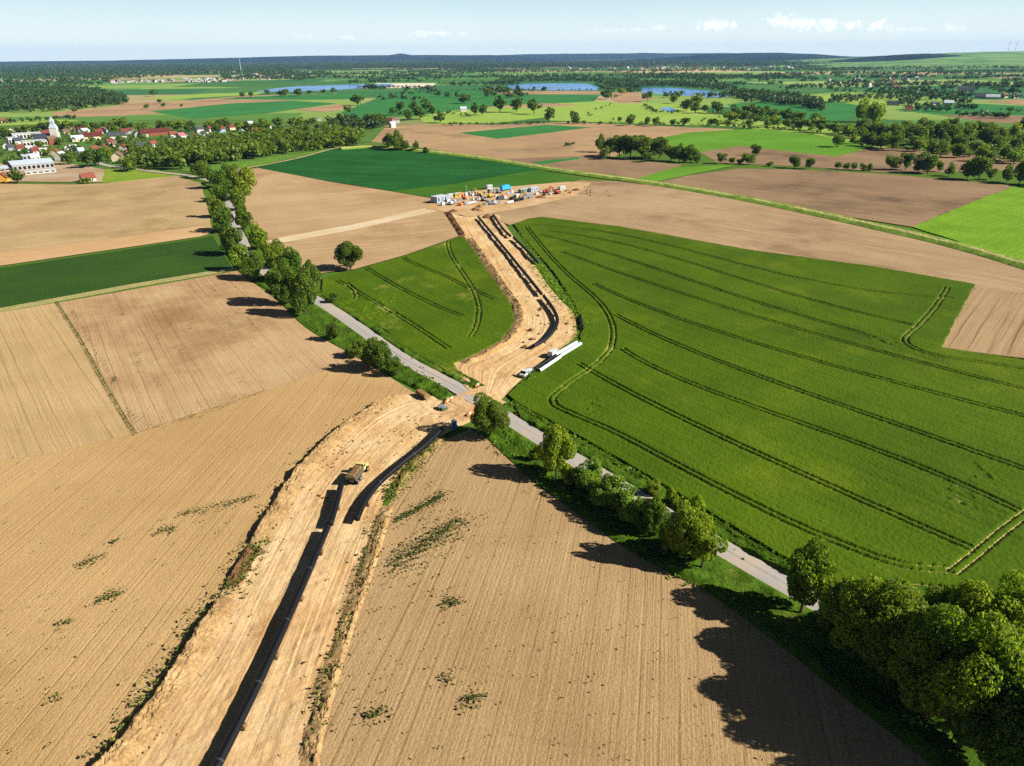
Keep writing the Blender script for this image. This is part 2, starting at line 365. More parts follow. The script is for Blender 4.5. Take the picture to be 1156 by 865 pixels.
# middle distance
far('village_ground', [(-60,192),(0,205),(60,206),(120,206),(150,203),(195,197),(150,190),(60,180),(0,182),(-60,185)], soil('yard_soil', 'a98b68', 'b8a890', 0, 9, .1))
far('village_grass', [(-300,180),(-100,150),(0,142),(200,135),(440,138),(420,160),(220,192),(120,192),(60,182),(-100,190)], crop('village_lawn', '4c6a2c', '5f7c36', 0, '3c5826', 60, sc=3))
far('rough_pasture', [(118,192),(160,189),(204,199),(150,206),(115,207)], crop_ye)
sheet('tan_field', [(-400,214),(0,208),(80,209),(120,207.5),(200,199),(226,205),(232,225),(240,262),(225,268),(0,301),(-400,360)], soil_up, .012, jitter=.8)
sheet('headland_strip', [(-400,345),(0,287),(228,256),(238,264),(226,268),(0,301),(-400,362)], soil('headland_soil', 'cbaa7e', 'c09c70', ang((0,295),(225,262)), 6, .2), .012, jitter=.5)
far('dark_green_field', [(293,188.5),(383,167.5),(430,168),(500,175),(560,183),(610,192),(500,210),(440,216),(370,205),(300,192)], crop_dg)
far('green_field', [(440,216.3),(500,210),(610,192),(655,203),(600,215),(545,213),(490,224)], crop_og)
far('grass_strip', [(200,193),(290,180),(410,164),(430,167),(383,167),(293,188),(262,192),(240,196)], crop('lane_grass', '557a2a', '6b8a34', 0, '4c6f26', 40, sc=2))
sheet('sandy_field', [(262,193),(293,190.5),(370,205.5),(440,216.6),(490,225),(500,240),(522,266),(460,288),(400,305),(340,312),(320,290),(285,262),(272,220)], soil_mid, .012, jitter=.6)
sheet('sandy_track', [(302,274),(310,270),(400,254),(492,233),(498,238),(400,260),(312,276)], soil('track_sand', 'd8c8a8', 'c8b48c', ang((300,273),(490,236)), 4, .3), .012, jitter=.3)
far('tan_field', [(540,240),(560,228),(600,214),(655,204),(700,205.5),(740,210),(860,231),(1000,262),(1100,287),(1156,304),(1420,390),(1420,450),(1156,406),(1064,394),(1100,322),(850,285),(700,258),(610,247),(575,255)], soil_rt)
sheet('ridged_field', [(1062,393),(1082,352),(1098,325),(1156,332),(1420,375),(1420,450),(1156,405)], soil_row, .012, jitter=.3)
far('brown_field', [(738,207),(775,199),(835,191),(930,193),(1020,199),(1146,210.5),(1088,233),(1030,257),(940,243),(860,227)], soil_brn)
far('bright_green_field', [(714,204),(760,190),(838,186),(775,198.6),(738,206.6)], crop_bg)
far('bright_green_field', [(1030,257),(1088,233),(1146,210.5),(1330,220),(1500,300),(1500,395),(1156,297),(1100,279)], crop('glowing_green_crop', '688c1e', '789c26', ang((1040,258),(1156,225)), '648f1e', 60, streak=.4, sc=2))
bank_line = [(385,169),(430,167.5),(500,174),(570,183.5),(640,195),(740,208.5),(860,229.5),(1000,260),(1080,279),(1156,301),(1300,349)]

# left fields
bank_z = Z[0]+.1; Z[0] = 0.03
sheet('green_strip', [(-400,395),(0,303),(225,269.5),(240,266),(262,302),(150,321),(0,349),(-400,440)], crop_st, .012, jitter=.3)
sheet('grass_track', [(-400,441),(0,348),(150,320.5),(266,301.5),(268,305),(150,325),(0,353),(-400,448)], crop('dry_grass', 'b0a070', '9a9458', 0, '8a8a4a', 8, streak=.2), .012, jitter=.2)
far('ochre_field', [(-600,470),(-200,400),(0,353),(65,342),(268,306),(300,330),(345,368),(400,400),(470,445),(400,480),(345,530),(290,610),(240,700),(185,785),(100,900),(0,1050),(-300,1050),(-600,800)], soil_fl)
sheet('drilled_field', [(-500,452),(0,353.5),(64,341.8),(108,412),(150,490),(60,512),(0,520),(-300,560),(-500,580)], soil_lt, .03, jitter=.25)
sheet('harrowed_field', [(66,342),(268,306.5),(300,330),(345,368),(392,396),(382,414),(290,444),(152,490),(110,412)], soil_dk, .03, jitter=.25)
# right foreground
far('ploughed_field', [(500,498),(530,485),(556,500),(600,540),(640,570),(700,614),(760,648),(800,668),(880,727),(960,792),(1060,870),(1300,1080),(1000,1200),(300,1200),(320,950),(345,845),(380,740),(405,650),(432,580),(465,530)], soil_fr)

# ------------------------------------------------------------------ height-mapped wheat
def heightfield(name, poly, res, fn, mat, kind='stuff', base=0.12, smooth=False):
    """a grid clipped to a polygon; fn(x, y) -> height; skirts at the border drop to the ground"""
    poly = np.asarray(poly)[:, :2]
    x0, y0 = poly.min(0) - res; x1, y1 = poly.max(0) + res
    xs = np.arange(x0, x1, res, dtype=np.float32); ys = np.arange(y0, y1, res, dtype=np.float32)
    X, Y = np.meshgrid(xs, ys); X = X + RNG.uniform(-.12, .12, X.shape)*res; Y = Y + RNG.uniform(-.12, .12, Y.shape)*res
    wob = 0.5*(vnoise(X, Y, 3.0, 5)-.5) 
    ins = inside(X+wob, Y-wob, poly)
    Zh = np.where(ins, fn(X, Y), 0.0) + base
    grow = ins.copy(); grow[1:] |= ins[:-1]; grow[:-1] |= ins[1:]; grow[:, 1:] |= ins[:, :-1]; grow[:, :-1] |= ins[:, 1:]
    idx = np.full(X.shape, -1); idx[grow] = np.arange(grow.sum())
    q = np.stack([idx[:-1, :-1], idx[:-1, 1:], idx[1:, 1:], idx[1:, :-1]], -1).reshape(-1, 4); q = q[(q >= 0).all(1)]
    v = np.stack([X[grow], Y[grow], np.where(ins[grow], Zh[grow], base-0.1)], 1)
    o = mesh_np(name, v, q, mat, smooth=smooth); tag(o, kind=kind); return o

def fit(p, deg=3, n=24):
    d = np.r_[0, np.cumsum(np.linalg.norm(np.diff(p, axis=0), axis=1))]; d /= d[-1]; q = np.linspace(0, 1, n)
    return np.stack([np.polyval(np.polyfit(d, p[:, k], deg), q) for k in (0, 1)], 1)
def tramlines(px_lines, gauge=1.9, smooth=4):
    out = []
    for l in px_lines:
        c = PL(l)[:, :2] if len(l) < 7 or l[0] in ((594,257),(1069,326)) else fit(PL(l)[:, :2]); c = smooth_line(c, smooth); t = np.gradient(c, axis=0); t /= np.linalg.norm(t, axis=1)[:, None]
        nrm = np.stack([-t[:, 1], t[:, 0]], 1)
        out += [c + nrm*gauge/2, c - nrm*gauge/2]
    return out
def wheat_fn(lines, rz, hgt=0.62, width=0.36, seed=1, lodged=()):
    boxes = []
    for l in lines: boxes.append((l, l.min(0)-1.5, l.max(0)+1.5))
    def fn(X, Y):
        h = hgt + 0.24*(RNG.random(X.shape)-.5) + 0.08*(vnoise(X, Y, 4.0, seed)-.5)
        al = X*math.cos(rz)+Y*math.sin(rz); ac = -X*math.sin(rz)+Y*math.cos(rz)
        h += 0.12*(vnoise(al/20.0, ac, 0.8, seed+1)-.5) + 0.10*(vnoise(al/40.0, ac, 3.5, seed+2)-.5)
        d = np.full(X.shape, 9.0, np.float32)
        for l, lo, hi in boxes:
            for a, b in zip(l[:-1], l[1:]):
                m = (X > min(a[0], b[0])-1) & (X < max(a[0], b[0])+1) & (Y > min(a[1], b[1])-1) & (Y < max(a[1], b[1])+1)
                if m.any(): d[m] = np.minimum(d[m], seg_dist(X[m], Y[m], [a, b]))
        h = np.where(d < width, 0.03, h)
        for cx, cy, r in lodged:
            k = np.exp(-(((X-cx)/r)**2 + ((Y-cy)/(r*1.6))**2)*2.0) * (vnoise(X, Y, 2.0, 9) > .35)
            h -= 0.42*k
        return np.maximum(h, 0.03)
    return fn
big_lines = [
 [(594,257),(618,287),(642,312),(672,338),(689,362),(691,388),(676,410),(645,432),(626,448),(624,456),(634,464),(696,491),(792,542),(888,590),(961,621),(1018,640),(1072,645)],
 [(655,412),(665,421),(694,436),(768,475),(840,503),(937,554),(1009,585),(1057,604),(1100,623)],
 [(700,396),(714,400),(731,413),(770,431),(845,460),(937,490),(1009,515),(1081,554),(1150,576)],
 [(692,357),(713,366),(731,374),(766,391),(840,424),(914,448),(988,468),(1081,508),(1156,532),(1300,585)],
 [(668,322),(683,328),(713,339),(766,360),(840,387),(914,409),(988,430),(1062,444),(1156,470),(1300,510)],
 [(632,286),(676,299),(766,332),(840,354),(914,382),(988,398),(1062,413),(1156,439),(1300,478)],
 [(610,266),(680,286),(766,312),(840,339),(914,361),(960,374),(990,382)],
 [(620,262),(690,274),(766,293),(840,319),(914,339),(988,358),(1025,367),(1036,371)],
 [(602,254),(640,260),(700,267),(766,277),(840,303),(914,317),(988,330),(1043,340),(1066,334)],
 [(1069,326),(1055,348),(1036,369),(1021,383),(1030,394),(1062,404),(1156,418),(1300,446)],
 [(1074,648),(1100,628),(1128,604),(1156,583),(1210,545)],
 ]
BL = tramlines(big_lines)
poly_big = PL([(579,254),(596,248),(612,246),(700,257),(850,284),(985,302),(1101,322),(1080,360),(1063,394),(1110,401),(1156,408),(1260,424),(1260,760),(1156,690),(1060,662),(930,655),(878,628),(800,580),(700,521),(640,487),(585,458),(572,447),(600,424),(654,386),(658,370),(650,348),(626,310),(600,280)])
rz_big = ang((766,391), (1081,508))
wheat_mat = crop('wheat', '3f5607', '4b6209', rz_big, '324707', 70, streak=.4, bump=False, pale=None)
lod = [P(1085,565), P(1000,385), P(690,395), P(668,462), P(1110,540), P(860,352)]
heightfield('wheat', poly_big, 0.31, wheat_fn(BL, rz_big, seed=3, lodged=[(p[0], p[1], r) for p, r in zip(lod, (7, 8, 3, 5, 6, 6))]), wheat_mat)
mid_lines = [
 [(505,272),(508,280),(517,302),(528,324),(539,343),(543,356),(539,369),(528,382)],
 [(410,302),(428,313),(454,328),(491,346),(521,358)], [(390,320),(402,330),(424,343),(461,365),(506,395)],
 [(455,292),(465,298),(502,313),(528,326),(558,339)], [(380,318),(396,326),(402,336),(396,342),(384,347)]]
poly_mid = PL([(364,316),(400,306),(460,289),(522,268),(532,280),(548,303),(576,342),(582,364),(566,386),(540,400),(512,412),(520,424),(526,433),(500,419),(460,396),(420,371),(385,349),(362,334)])
rz_mid = ang((428,313), (521,358))
heightfield('wheat', poly_mid, 0.4, wheat_fn(tramlines(mid_lines), rz_mid, seed=23, lodged=[(P(430,352)[0], P(430,352)[1], 16), (P(520,300)[0], P(520,300)[1], 6)]),
            crop('shorter_wheat', '405707', '4c6309', rz_mid, '354907', 60, streak=.4, bump=False, pale='8d8a3a'))

# ------------------------------------------------------------------ road, verges, construction strip
def ribbon(name, left, right, na, nc, mat, hfn=None, z=0.1, kind='structure', smooth=True):
    """a sheet between two edge lines (world, 2D); uv = metres along, 0..1 across"""
    A, B = resample(left, na), resample(right, na); t = np.linspace(0, 1, nc)[None, :, None]
    pts = A[:, None, :2]*(1-t) + B[:, None, :2]*t
    X, Y = pts[..., 0], pts[..., 1]; L = length((A+B)/2)
    V = np.repeat(np.linspace(0, L, na)[:, None], nc, 1); U = np.repeat(t[..., 0], na, 0)
    Zz = np.full(X.shape, z) + (hfn(X, Y, U, V) if hfn else 0)
    i = np.arange(na*nc).reshape(na, nc)
    q = np.stack([i[:-1, :-1], i[:-1, 1:], i[1:, 1:], i[1:, :-1]], -1).reshape(-1, 4)
    o = mesh_np(name, np.stack([X, Y, Zz], -1).reshape(-1, 3), q, mat, uv=np.stack([V, U], -1).reshape(-1, 2), smooth=smooth)
    bm = bmesh.new(); bm.from_mesh(o.data); bm.normal_update()
    if sum(f.normal.z for f in list(bm.faces)[:50]) < 0: bmesh.ops.reverse_faces(bm, faces=bm.faces); bm.to_mesh(o.data)
    bm.free()
    if kind: tag(o, kind=kind)
    return o
def offset(line, d):
    c = np.asarray(line)[:, :2]; t = np.gradient(c, axis=0); t /= np.linalg.norm(t, axis=1)[:, None]
    return c + np.stack([-t[:, 1], t[:, 0]], 1)*d
road_px = [(850,640),(720,563),(600,490),(535,450),(502,431),(454,405),(404,370),(373,349),(332,325),(300,308),(281,288),(273,270),(266,257),(261,240),(257,222),(246,208),(229,202.5),(212,198.5)]
road_c = PL(road_px)[:, :2]
road_c = smooth_line(np.vstack([[144, 9], [98, 66], road_c]), 8)
def road_mat():
    t = NT('old_asphalt'); uv = t.n('ShaderNodeUVMap').outputs[0]; p = t.pos()
    s, _ = t.mapped(uv, 0, (0.02, 14, 1)); st = t.noise(s, 1.0, 4, 0.6, 0.35, 0.7); f = t.noise(p, 1.2, 5, 0.7, 0.3, 0.7); b = t.noise(p, 0.06, 3, 0.6, 0.4, 0.65)
    col = t.mix(st, rgb('8f8a84'), rgb('a39d95')); col = t.mix(t.math('MULTIPLY', f, 0.35), col, (0.7, 0.68, 0.66, 1), 'MULTIPLY'); col = t.mix(t.math('MULTIPLY', b, 0.5), col, rgb('a8957c'))
    sep = t.n('ShaderNodeSeparateXYZ'); t.l(uv, sep.inputs[0])
    cd = t.step(t.math('ABSOLUTE', t.math('SUBTRACT', sep.outputs[1], 0.5)), 0.035, 0.015)
    cd = t.math('MULTIPLY', cd, t.noise(s, 0.6, 3, 0.6, 0.5, 0.62)); col = t.mix(t.math('MULTIPLY', cd, 0.8), col, rgb('4a4744'))
    ed = t.step(t.math('ABSOLUTE', t.math('SUBTRACT', sep.outputs[1], 0.5)), 0.42, 0.5); ed = t.math('MULTIPLY', ed, t.noise(p, 0.5, 4, 0.7, 0.4, 0.6))
    col = t.mix(t.math('MULTIPLY', ed, 0.7), col, rgb('a89070'))
    t.bsdf(col, 0.85, f, 0.3, 0.03, 0.2); return t.m
ribbon('road', offset(road_c, 3.0), offset(road_c, -3.0), 500, 9, road_mat(), lambda X, Y, U, V: 0.08*(1-(2*U-1)**2), 0.36)
# verges: rough grass standing either side of the road, with a shallow ditch
grassm = crop('verge_grass', '3c5410', '52701a', 0.3, '76862c', 9, streak=.2, bump=True, pale='8a8f3a')
def verge_h(seed, tall=0.7):
    def f(X, Y, U, V):
        e = np.minimum(U, 1-U); k = np.clip(e/0.12, 0, 1)
        n = vnoise(X, Y, 2.2, seed)*0.6 + vnoise(X, Y, 0.7, seed+1)*0.3 + RNG.random(X.shape)*0.35
        big = np.clip(vnoise(X, Y, 6.0, seed+2)-0.45, 0, 1)*2.0
        return k*tall*(n*0.8 + big*n*1.2) - 0.35*np.exp(-((U-0.62)/0.16)**2)*k
    return f
def cut(line, a, b):                     # the part of a centre line whose picture x lies between
    xs = np.array([proj((p[0], p[1], 0))[0] for p in line]); ys = np.array([p[1] for p in line])
    xs = np.where(ys < 60, 3000, xs)
    return line[(xs >= a) & (xs <= b)]
def verge(a, b, side, w0, w1, seed, tall=0.7, z=0.30):
    c = cut(road_c, a, b); n = int(max(20, min(900, length(c)/0.4)))
    o = ribbon('verge_grass', offset(c, side*w0), offset(c, side*w1), n, 24, grassm, verge_h(seed, tall), z, kind='stuff', smooth=False); return o
def verge2(a, b, side, px, seed, tall, z=.30, nc=46):
    c = cut(road_c, a, b); L_ = offset(c, side*2.8); R_ = smooth_line(PL(px)[:, :2], 5); n = int(length(R_)/0.45)
    return ribbon('verge_grass', L_, R_, n, nc, grassm, verge_h(seed, tall), z, kind='stuff', smooth=False)
verge2(552, 1420, +1, [(1330,1102),(1060,872),(960,794),(880,729),(800,670),(760,650),(700,616),(640,572),(600,542),(548,494)], 31, .8)
verge2(572, 1420, -1, [(1420,800),(1260,758),(1156,690),(1060,664),(932,657),(878,630),(800,582),(700,523),(640,489),(578,452)], 32, .8)
verge2(318, 516, +1, [(503,456),(458,434),(400,402),(345,370),(312,338)], 33, .8);  verge(330, 527, -1, 2.8, 8.4, 34, 0.75)
verge(218, 330, +1, 2.8, 11.0, 35, 0.8);  verge(218, 330, -1, 2.8, 11.0, 36, 0.8)

def sand_mat(name='corridor_sand'):
    t = NT(name); uv = t.n('ShaderNodeUVMap').outputs[0]; p = t.pos()
    s, _ = t.mapped(uv, 0, (0.010, 16, 1)); st = t.noise(s, 1.0, 5, 0.6, 0.3, 0.7, dist=0.8)
    s2, _ = t.mapped(uv, 0, (0.03, 46, 1)); st2 = t.noise(s2, 1.0, 3, 0.6, 0.3, 0.7)
    big = t.noise(p, 0.05, 4, 0.6, 0.35, 0.68); fine = t.noise(p, 1.4, 5, 0.75, 0.3, 0.7); wet = t.noise(p, 0.035, 5, 0.65, 0.55, 0.7)
    col = t.mix(st, rgb('c9a978'), rgb('b38f60')); col = t.mix(t.math('MULTIPLY', big, 0.55), col, rgb('d8c096'))
    col = t.mix(t.math('MULTIPLY', wet, 0.6), col, rgb('a37c4e'))
    col = t.mix(t.math('MULTIPLY', st2, 0.38), col, (0.62, 0.55, 0.48, 1), 'MULTIPLY'); col = t.mix(t.math('MULTIPLY', fine, 0.3), col, (0.55, 0.48, 0.42, 1), 'MULTIPLY')
    h = t.math('ADD', t.math('MULTIPLY', st2, 0.5), fine)
    t.bsdf(col, 0.95, h, 0.6, 0.12, 0.05); return t.m
sandm = sand_mat()
def rut_h(seed):
    def f(X, Y, U, V):
        r = vnoise(V/30.0, U*60, 1.0, seed)-.5; r2 = vnoise(V/12.0, U*130, 1.0, seed+1)-.5
        e = np.clip(np.minimum(U, 1-U)/0.05, 0, 1)
        return e*(0.13*r + 0.08*r2 + 0.5*(vnoise(X, Y, 7.0, seed+2)-.5) + 0.22*(vnoise(X, Y, 1.6, seed+3)-.5) + 0.09*(RNG.random(X.shape)-.5))
    return f
near_l = smooth_line(PL([(70,930),(118,866),(170,795),(215,733),(252,668),(298,588),(340,528),(395,476),(440,450),(478,446),(520,452)])[:, :2])
near_r = smooth_line(PL([(322,940),(338,866),(360,780),(384,700),(405,640),(424,590),(442,550),(470,515),(502,492),(530,478),(548,468)])[:, :2])
ribbon('dirt_track', near_l, near_r, 700, 100, sandm, rut_h(41), 0.40, smooth=False)
up_l = smooth_line(PL([(497,228),(505,240),(519,265),(526,270),(541,293),(561,327),(576,350),(577,368),(561,387),(530,402),(507,414),(520,432),(528,442)])[:, :2])
up_r = smooth_line(PL([(562,226),(564,243),(579,267),(593,284),(605,302),(618,322),(634,341),(647,354),(651,370),(647,384),(609,411),(584,434),(564,455)])[:, :2])
ribbon('dirt_track', up_l, up_r, 800, 90, sandm, rut_h(51), 0.42, smooth=False)
ribbon('dirt_crossing', offset(cut(road_c, 522, 560), 7.5), offset(cut(road_c, 522, 560), -6.0), 60, 60, sandm, rut_h(55), 0.44, smooth=False)
sheet('camp_ground', [(480,236),(495,222),(560,213),(640,206),(668,207),(650,222),(600,234),(566,240),(530,246)], soil('camp_soil', 'cfb288', 'bb9a6c', 0.2, 7, .3, patch=20), .5, jitter=.6)

heapm = soil('heap_soil', 'c4a878', 'ae8e60', 0, 4, .1, weeds=.9, patch=9, clod=2.0)
darkheap = soil('topsoil', '7a5c40', '8d6a48', 0, 3, .1, weeds=.9, patch=8, clod=1.6)
def heap(px, w, hgt, label, mat=heapm, seed=61, rough=0.75, peak=.17):
    c = smooth_line(PL(px)[:, :2], 8); n = int(length(c)/0.35)
    def f(X, Y, U, V):
        prof = np.clip(np.minimum(U/peak, (1-U)/(1-peak)), 0, 1); prof = prof*(2-prof)*.55+prof*.45; L = V.max()
        ends = np.clip(np.minimum(V, L-V)/3.0, 0, 1)
        n1 = 0.62 + 0.55*vnoise(X, Y, 4.0, seed) ; n2 = vnoise(X, Y, 1.1, seed+1)-.5
        return prof*ends*(hgt*n1 + rough*0.8*n2 + rough*0.9*(RNG.random(X.shape)-.5)*(vnoise(X, Y, 2.5, seed+3) > .4))
    wob = (vnoise(np.arange(len(c))*1.0, np.zeros(len(c)), 5.0, seed+5)-.5)*w*0.35
    o = ribbon('spoil_heap', offset(c, w/2) + 0*wob[:, None], offset(c, -w/2), n, 26, mat, f, 0.25, kind=None, smooth=False)
    return tag(o, label, 'soil heap', 'long heaps of dug soil along the pipeline strip')
heap([(90,905),(135,862),(188,790),(232,722),(262,675)], 5.0, 1.8, 'long pale spoil heap along the left edge of the near dirt strip, its nearest length', seed=61)
heap([(262,668),(276,642),(292,616)], 4.6, 1.0, 'low weedy heap with green tufts filling the gap between two pale spoil heaps', darkheap, 63)
heap([(290,620),(318,572),(350,527),(392,487),(430,461),(458,449)], 5.0, 1.8, 'long curved spoil heap with a dark left edge running up to the road crossing', seed=65)
heap([(504,240),(512,252),(522,268)], 5.0, 1.9, 'short dark topsoil heap beside the tan field just below the work camp', darkheap, 67)
heap([(529,270),(551,302),(576,338),(584,352),(585,365),(571,386),(536,405),(520,411)], 5.6, 1.7, 'long brown bent spoil heap between the middle wheat field and the upper dirt strip', heapm, 69)
heap([(436,572),(420,622),(404,668),(388,712),(368,775),(350,842),(345,880)], 4.0, 0.8, 'low weed grown earth bank along the right edge of the near dirt strip', heapm, 71)
heap([(500,494),(478,512),(456,537),(440,562)], 3.6, 0.9, 'low grassy earth bank beside the curved black pipe near the blue toilet', crop('bank_weeds', '6a7030', 'a88a58', 0, '4c6420', 6), 73)

# raised grass bank across the middle distance
bank_c = smooth_line(PL(bank_line)[:, :2], 8)
def bank_h(X, Y, U, V):
    prof = np.clip(1-np.abs(2*U-1)**1.5, 0, 1); return prof*(2.2 + 0.5*(vnoise(X, Y, 5, 81)-.5) + 0.5*(RNG.random(X.shape)-.5))
def bank_mat():
    t = NT('bank_grass'); uv = t.n('ShaderNodeUVMap').outputs[0]; p = t.pos(); sep = t.n('ShaderNodeSeparateXYZ'); t.l(uv, sep.inputs[0])
    col = t.mix(t.noise(p, 0.12, 4, 0.6, 0.35, 0.65), rgb('5f7d24'), rgb('789430')); col = t.mix(t.noise(p, 0.6, 4, 0.7, 0.5, 0.7), col, rgb('456220'))
    tr = t.step(t.math('ABSOLUTE', t.math('SUBTRACT', sep.outputs[1], 0.66)), 0.09, 0.05)
    tr = t.math('MULTIPLY', tr, t.noise(p, 0.03, 3, 0.6, 0.3, 0.5)); col = t.mix(t.math('MULTIPLY', tr, 0.8), col, rgb('bda878'))
    t.bsdf(col, 0.9, None, spec=.1); return t.m
ribbon('grass_bank', offset(bank_c, 7.0), offset(bank_c, -7.0), 900, 22, bank_mat(), bank_h, bank_z, kind='structure', smooth=False)
lane_c = smooth_line(PL([(214,199),(204,198),(178,195.2),(150,191.5),(125,188.5),(108,184),(96,178)])[:, :2])
ribbon('lane', offset(lane_c, 3.2), offset(lane_c, -3.2), 120, 5, soil('pale_lane', 'b9b2a6', 'a89f90', 0, 9, .1), None, Z[0]+.2)
lane2 = smooth_line(PL([(244,196),(300,187),(340,178.5),(383,167.5),(420,165.5)])[:, :2])
ribbon('farm_lane', offset(lane2, 1.8), offset(lane2, -1.8), 120, 5, soil('farm_lane_dust', 'c2b088', 'b09c70', 0, 9, .1), None, Z[0]+.25)

# ------------------------------------------------------------------ weeds: tufts too many to count
def tufts(name, centers, size, mat, seed, z=0.1):
    r = np.random.default_rng(seed); n = len(centers); V, Q = [], []
    for c in range(3):
        a = r.uniform(0, math.pi, n); s = size*r.uniform(.25, .95, n); h = s*r.uniform(.5, 1.0, n)
        cx, cy = centers[:, 0]+r.normal(0, size*.35, n), centers[:, 1]+r.normal(0, size*.35, n)
        dx, dy = np.cos(a)*s*.6, np.sin(a)*s*.6; lx, ly = r.normal(0, .3, n)*s, r.normal(0, .3, n)*s
        q = np.stack([np.stack([cx-dx, cy-dy, np.full(n, z)], 1), np.stack([cx+dx, cy+dy, np.full(n, z)], 1),
                      np.stack([cx+dx*.7+lx, cy+dy*.7+ly, z+h], 1), np.stack([cx-dx*.7+lx, cy-dy*.7+ly, z+h], 1)], 1)
        V.append(q.reshape(-1, 3))
    V = np.concatenate(V); Q = np.arange(len(V)).reshape(-1, 4)
    return tag(mesh_np(name, V, Q, mat), kind='stuff')
lushm_ = foliage('verge_weed_leaves', '72881e', '4c6616', 0.35); weedm = foliage('weed_leaves', '4f5f22', '39491a', 0.2)
def patch(px_pts, n, spread, seed, along=True):
    r = np.random.default_rng(seed); c = PL(px_pts)[:, :2]; k = resample(c, 200)[r.integers(0, 200, n)]
    return k + r.normal(0, spread, (n, 2))*np.exp(r.normal(0, .55, (n, 1)))
tufts('weeds', np.vstack([patch([(452,588),(480,572),(503,560)], 260, .75, 1), patch([(452,636),(485,612),(522,588)], 520, 1.9, 2), patch([(430,650),(470,640)], 60, 3, 3),
      patch([(500,684),(518,682)], 60, .9, 4), patch([(524,792),(546,788)], 55, .8, 5), patch([(412,812),(436,806)], 60, .8, 6), patch([(500,765),(512,770)], 25, .8, 7)]), .42, weedm, 10, Z[0])
tufts('weeds', np.vstack([patch([(205,582),(245,575),(290,562)], 130, 1.0, 11), patch([(90,640),(116,630)], 55, .9, 12), patch([(108,682),(136,672)], 75, .7, 13), patch([(178,604),(198,598)], 45, .8, 14),
      patch([(68,708),(80,704)], 25, .6, 15), patch([(128,614),(134,612)], 20, .5, 16), patch([(60,795),(70,785)], 14, .8, 17)]), .40, weedm, 18, Z[0])
tufts('weeds', np.vstack([patch([(64,342),(90,382),(122,440),(146,480),(154,492)], 1200, .15, 21), patch([(150,492),(200,477),(260,458),(300,442)], 120, .8, 22),
      patch([(82,352),(108,395),(132,436)], 120, .4, 23), patch([(128,426),(133,432)], 40, .5, 24), patch([(145,462),(165,485)], 50, 1.2, 25)]), .3, weedm, 26, Z[0])
rw = np.random.default_rng(5); L = []
for k in range(46):                      # weed rows on the harrowed field
    t0 = rw.uniform(0, .8); a, b = P(110+k*4.3, 338-k*.75), P(185+k*4.3, 470-k*1.1); s = rw.uniform(.03, .22); n = rw.integers(4, 22)
    tt = rw.uniform(t0, t0+s, n); L.append(a[None, :2]+(b-a)[None, :2]*tt[:, None]+rw.normal(0, .3, (n, 2)))
tufts('weeds', np.vstack(L), .26, weedm, 27, Z[0])
tufts('weeds', np.vstack([patch([(578,456),(640,492),(700,526),(800,585),(878,633)], 420, 1.0, 51), patch([(560,500),(604,536),(640,560),(700,606),(760,640),(820,672),(880,715)], 420, 1.3, 52), patch([(500,440),(458,418),(404,386),(372,364)], 160, 1.2, 53), patch([(460,392),(500,416),(520,428)], 120, .8, 54)]), .8, lushm_, 55, .3)
allf = np.array([P(rw.uniform(360, 900), rw.uniform(520, 860))[:2] for _ in range(380)] + [P(rw.uniform(0, 300), rw.uniform(500, 860))[:2] for _ in range(160)])
poly_fr = PL([(500,505),(530,490),(556,505),(640,575),(760,652),(880,730),(1060,872),(345,872),(385,740),(432,585)]); poly_fl = PL([(0,520),(150,495),(420,460),(340,520),(240,690),(120,850),(0,865)])
allf = allf[inside(allf[:, 0], allf[:, 1], poly_fr) | inside(allf[:, 0], allf[:, 1], poly_fl)]
tufts('weeds', allf, .32, weedm, 28, Z[0])
lushm = foliage('lush_weed_leaves', '7d9a1c', '5d7d18', 0.3)
tufts('weeds', np.vstack([patch([(606,296),(620,318),(640,340),(652,352),(662,372),(660,392)], 1100, 2.0, 31), patch([(588,262),(606,294)], 200, .8, 32), patch([(650,392),(620,412),(590,436)], 260, .8, 33)]), .7, lushm, 34, .4)
tufts('weeds', np.vstack([patch([(432,578),(418,625),(404,668),(388,712),(368,775),(350,842)], 330, 1.1, 41), patch([(496,496),(478,513),(458,538),(438,565)], 800, 1.1, 42),
      patch([(262,668),(276,642),(292,616)], 260, 1.5, 43), patch([(105,868),(160,795),(215,725),(250,668)], 260, 1.3, 44), patch([(300,585),(345,525),(395,478),(440,455)], 200, 1.0, 45)]), .5, foliage('bank_weed_leaves', '6a7430', '46541e', .2), 46, .7)
# lumps of loose earth on the strips
def lumps(px_c, n, spread, size, mat, seed, z=.45):
    r = np.random.default_rng(seed); c = patch(px_c, n, spread, seed); V, Q = [], []
    for (x, y) in c:
        b = len(V); s = size*r.uniform(.4, 1.3); k = 6
        for j, (rr, h) in enumerate(((1, 0), (.75, .45), (.3, .7))):
            for i in range(k):
                t = 2*math.pi*(i+.5*j)/k; q = rr*s*r.uniform(.75, 1.2); V.append((x+q*math.cos(t), y+q*math.sin(t), z+h*s*r.uniform(.8, 1.1)))
        for j in range(2):
            for i in range(k): Q.append((b+j*k+i, b+j*k+(i+1) % k, b+(j+1)*k+(i+1) % k, b+(j+1)*k+i))
        Q.append(tuple(b+2*k+i for i in range(k)))
    return tag(mesh_np('dirt', V, Q, mat), kind='stuff')
lumps([(360,560),(368,566)], 5, .8, .5, darkheap, 1); lumps([(250,700),(190,790),(150,850)], 160, 2.2, .25, heapm, 2); lumps([(320,572),(360,522),(420,472)], 160, 2.6, .28, heapm, 3)
lumps([(592,332),(612,352),(616,372),(594,394)], 16, 2.0, .9, darkheap, 4, .6); lumps([(440,500),(460,480),(500,462)], 60, 3.5, .3, heapm, 5)
lumps([(600,220),(650,214),(690,222)], 40, 7, .8, darkheap, 6, .6)

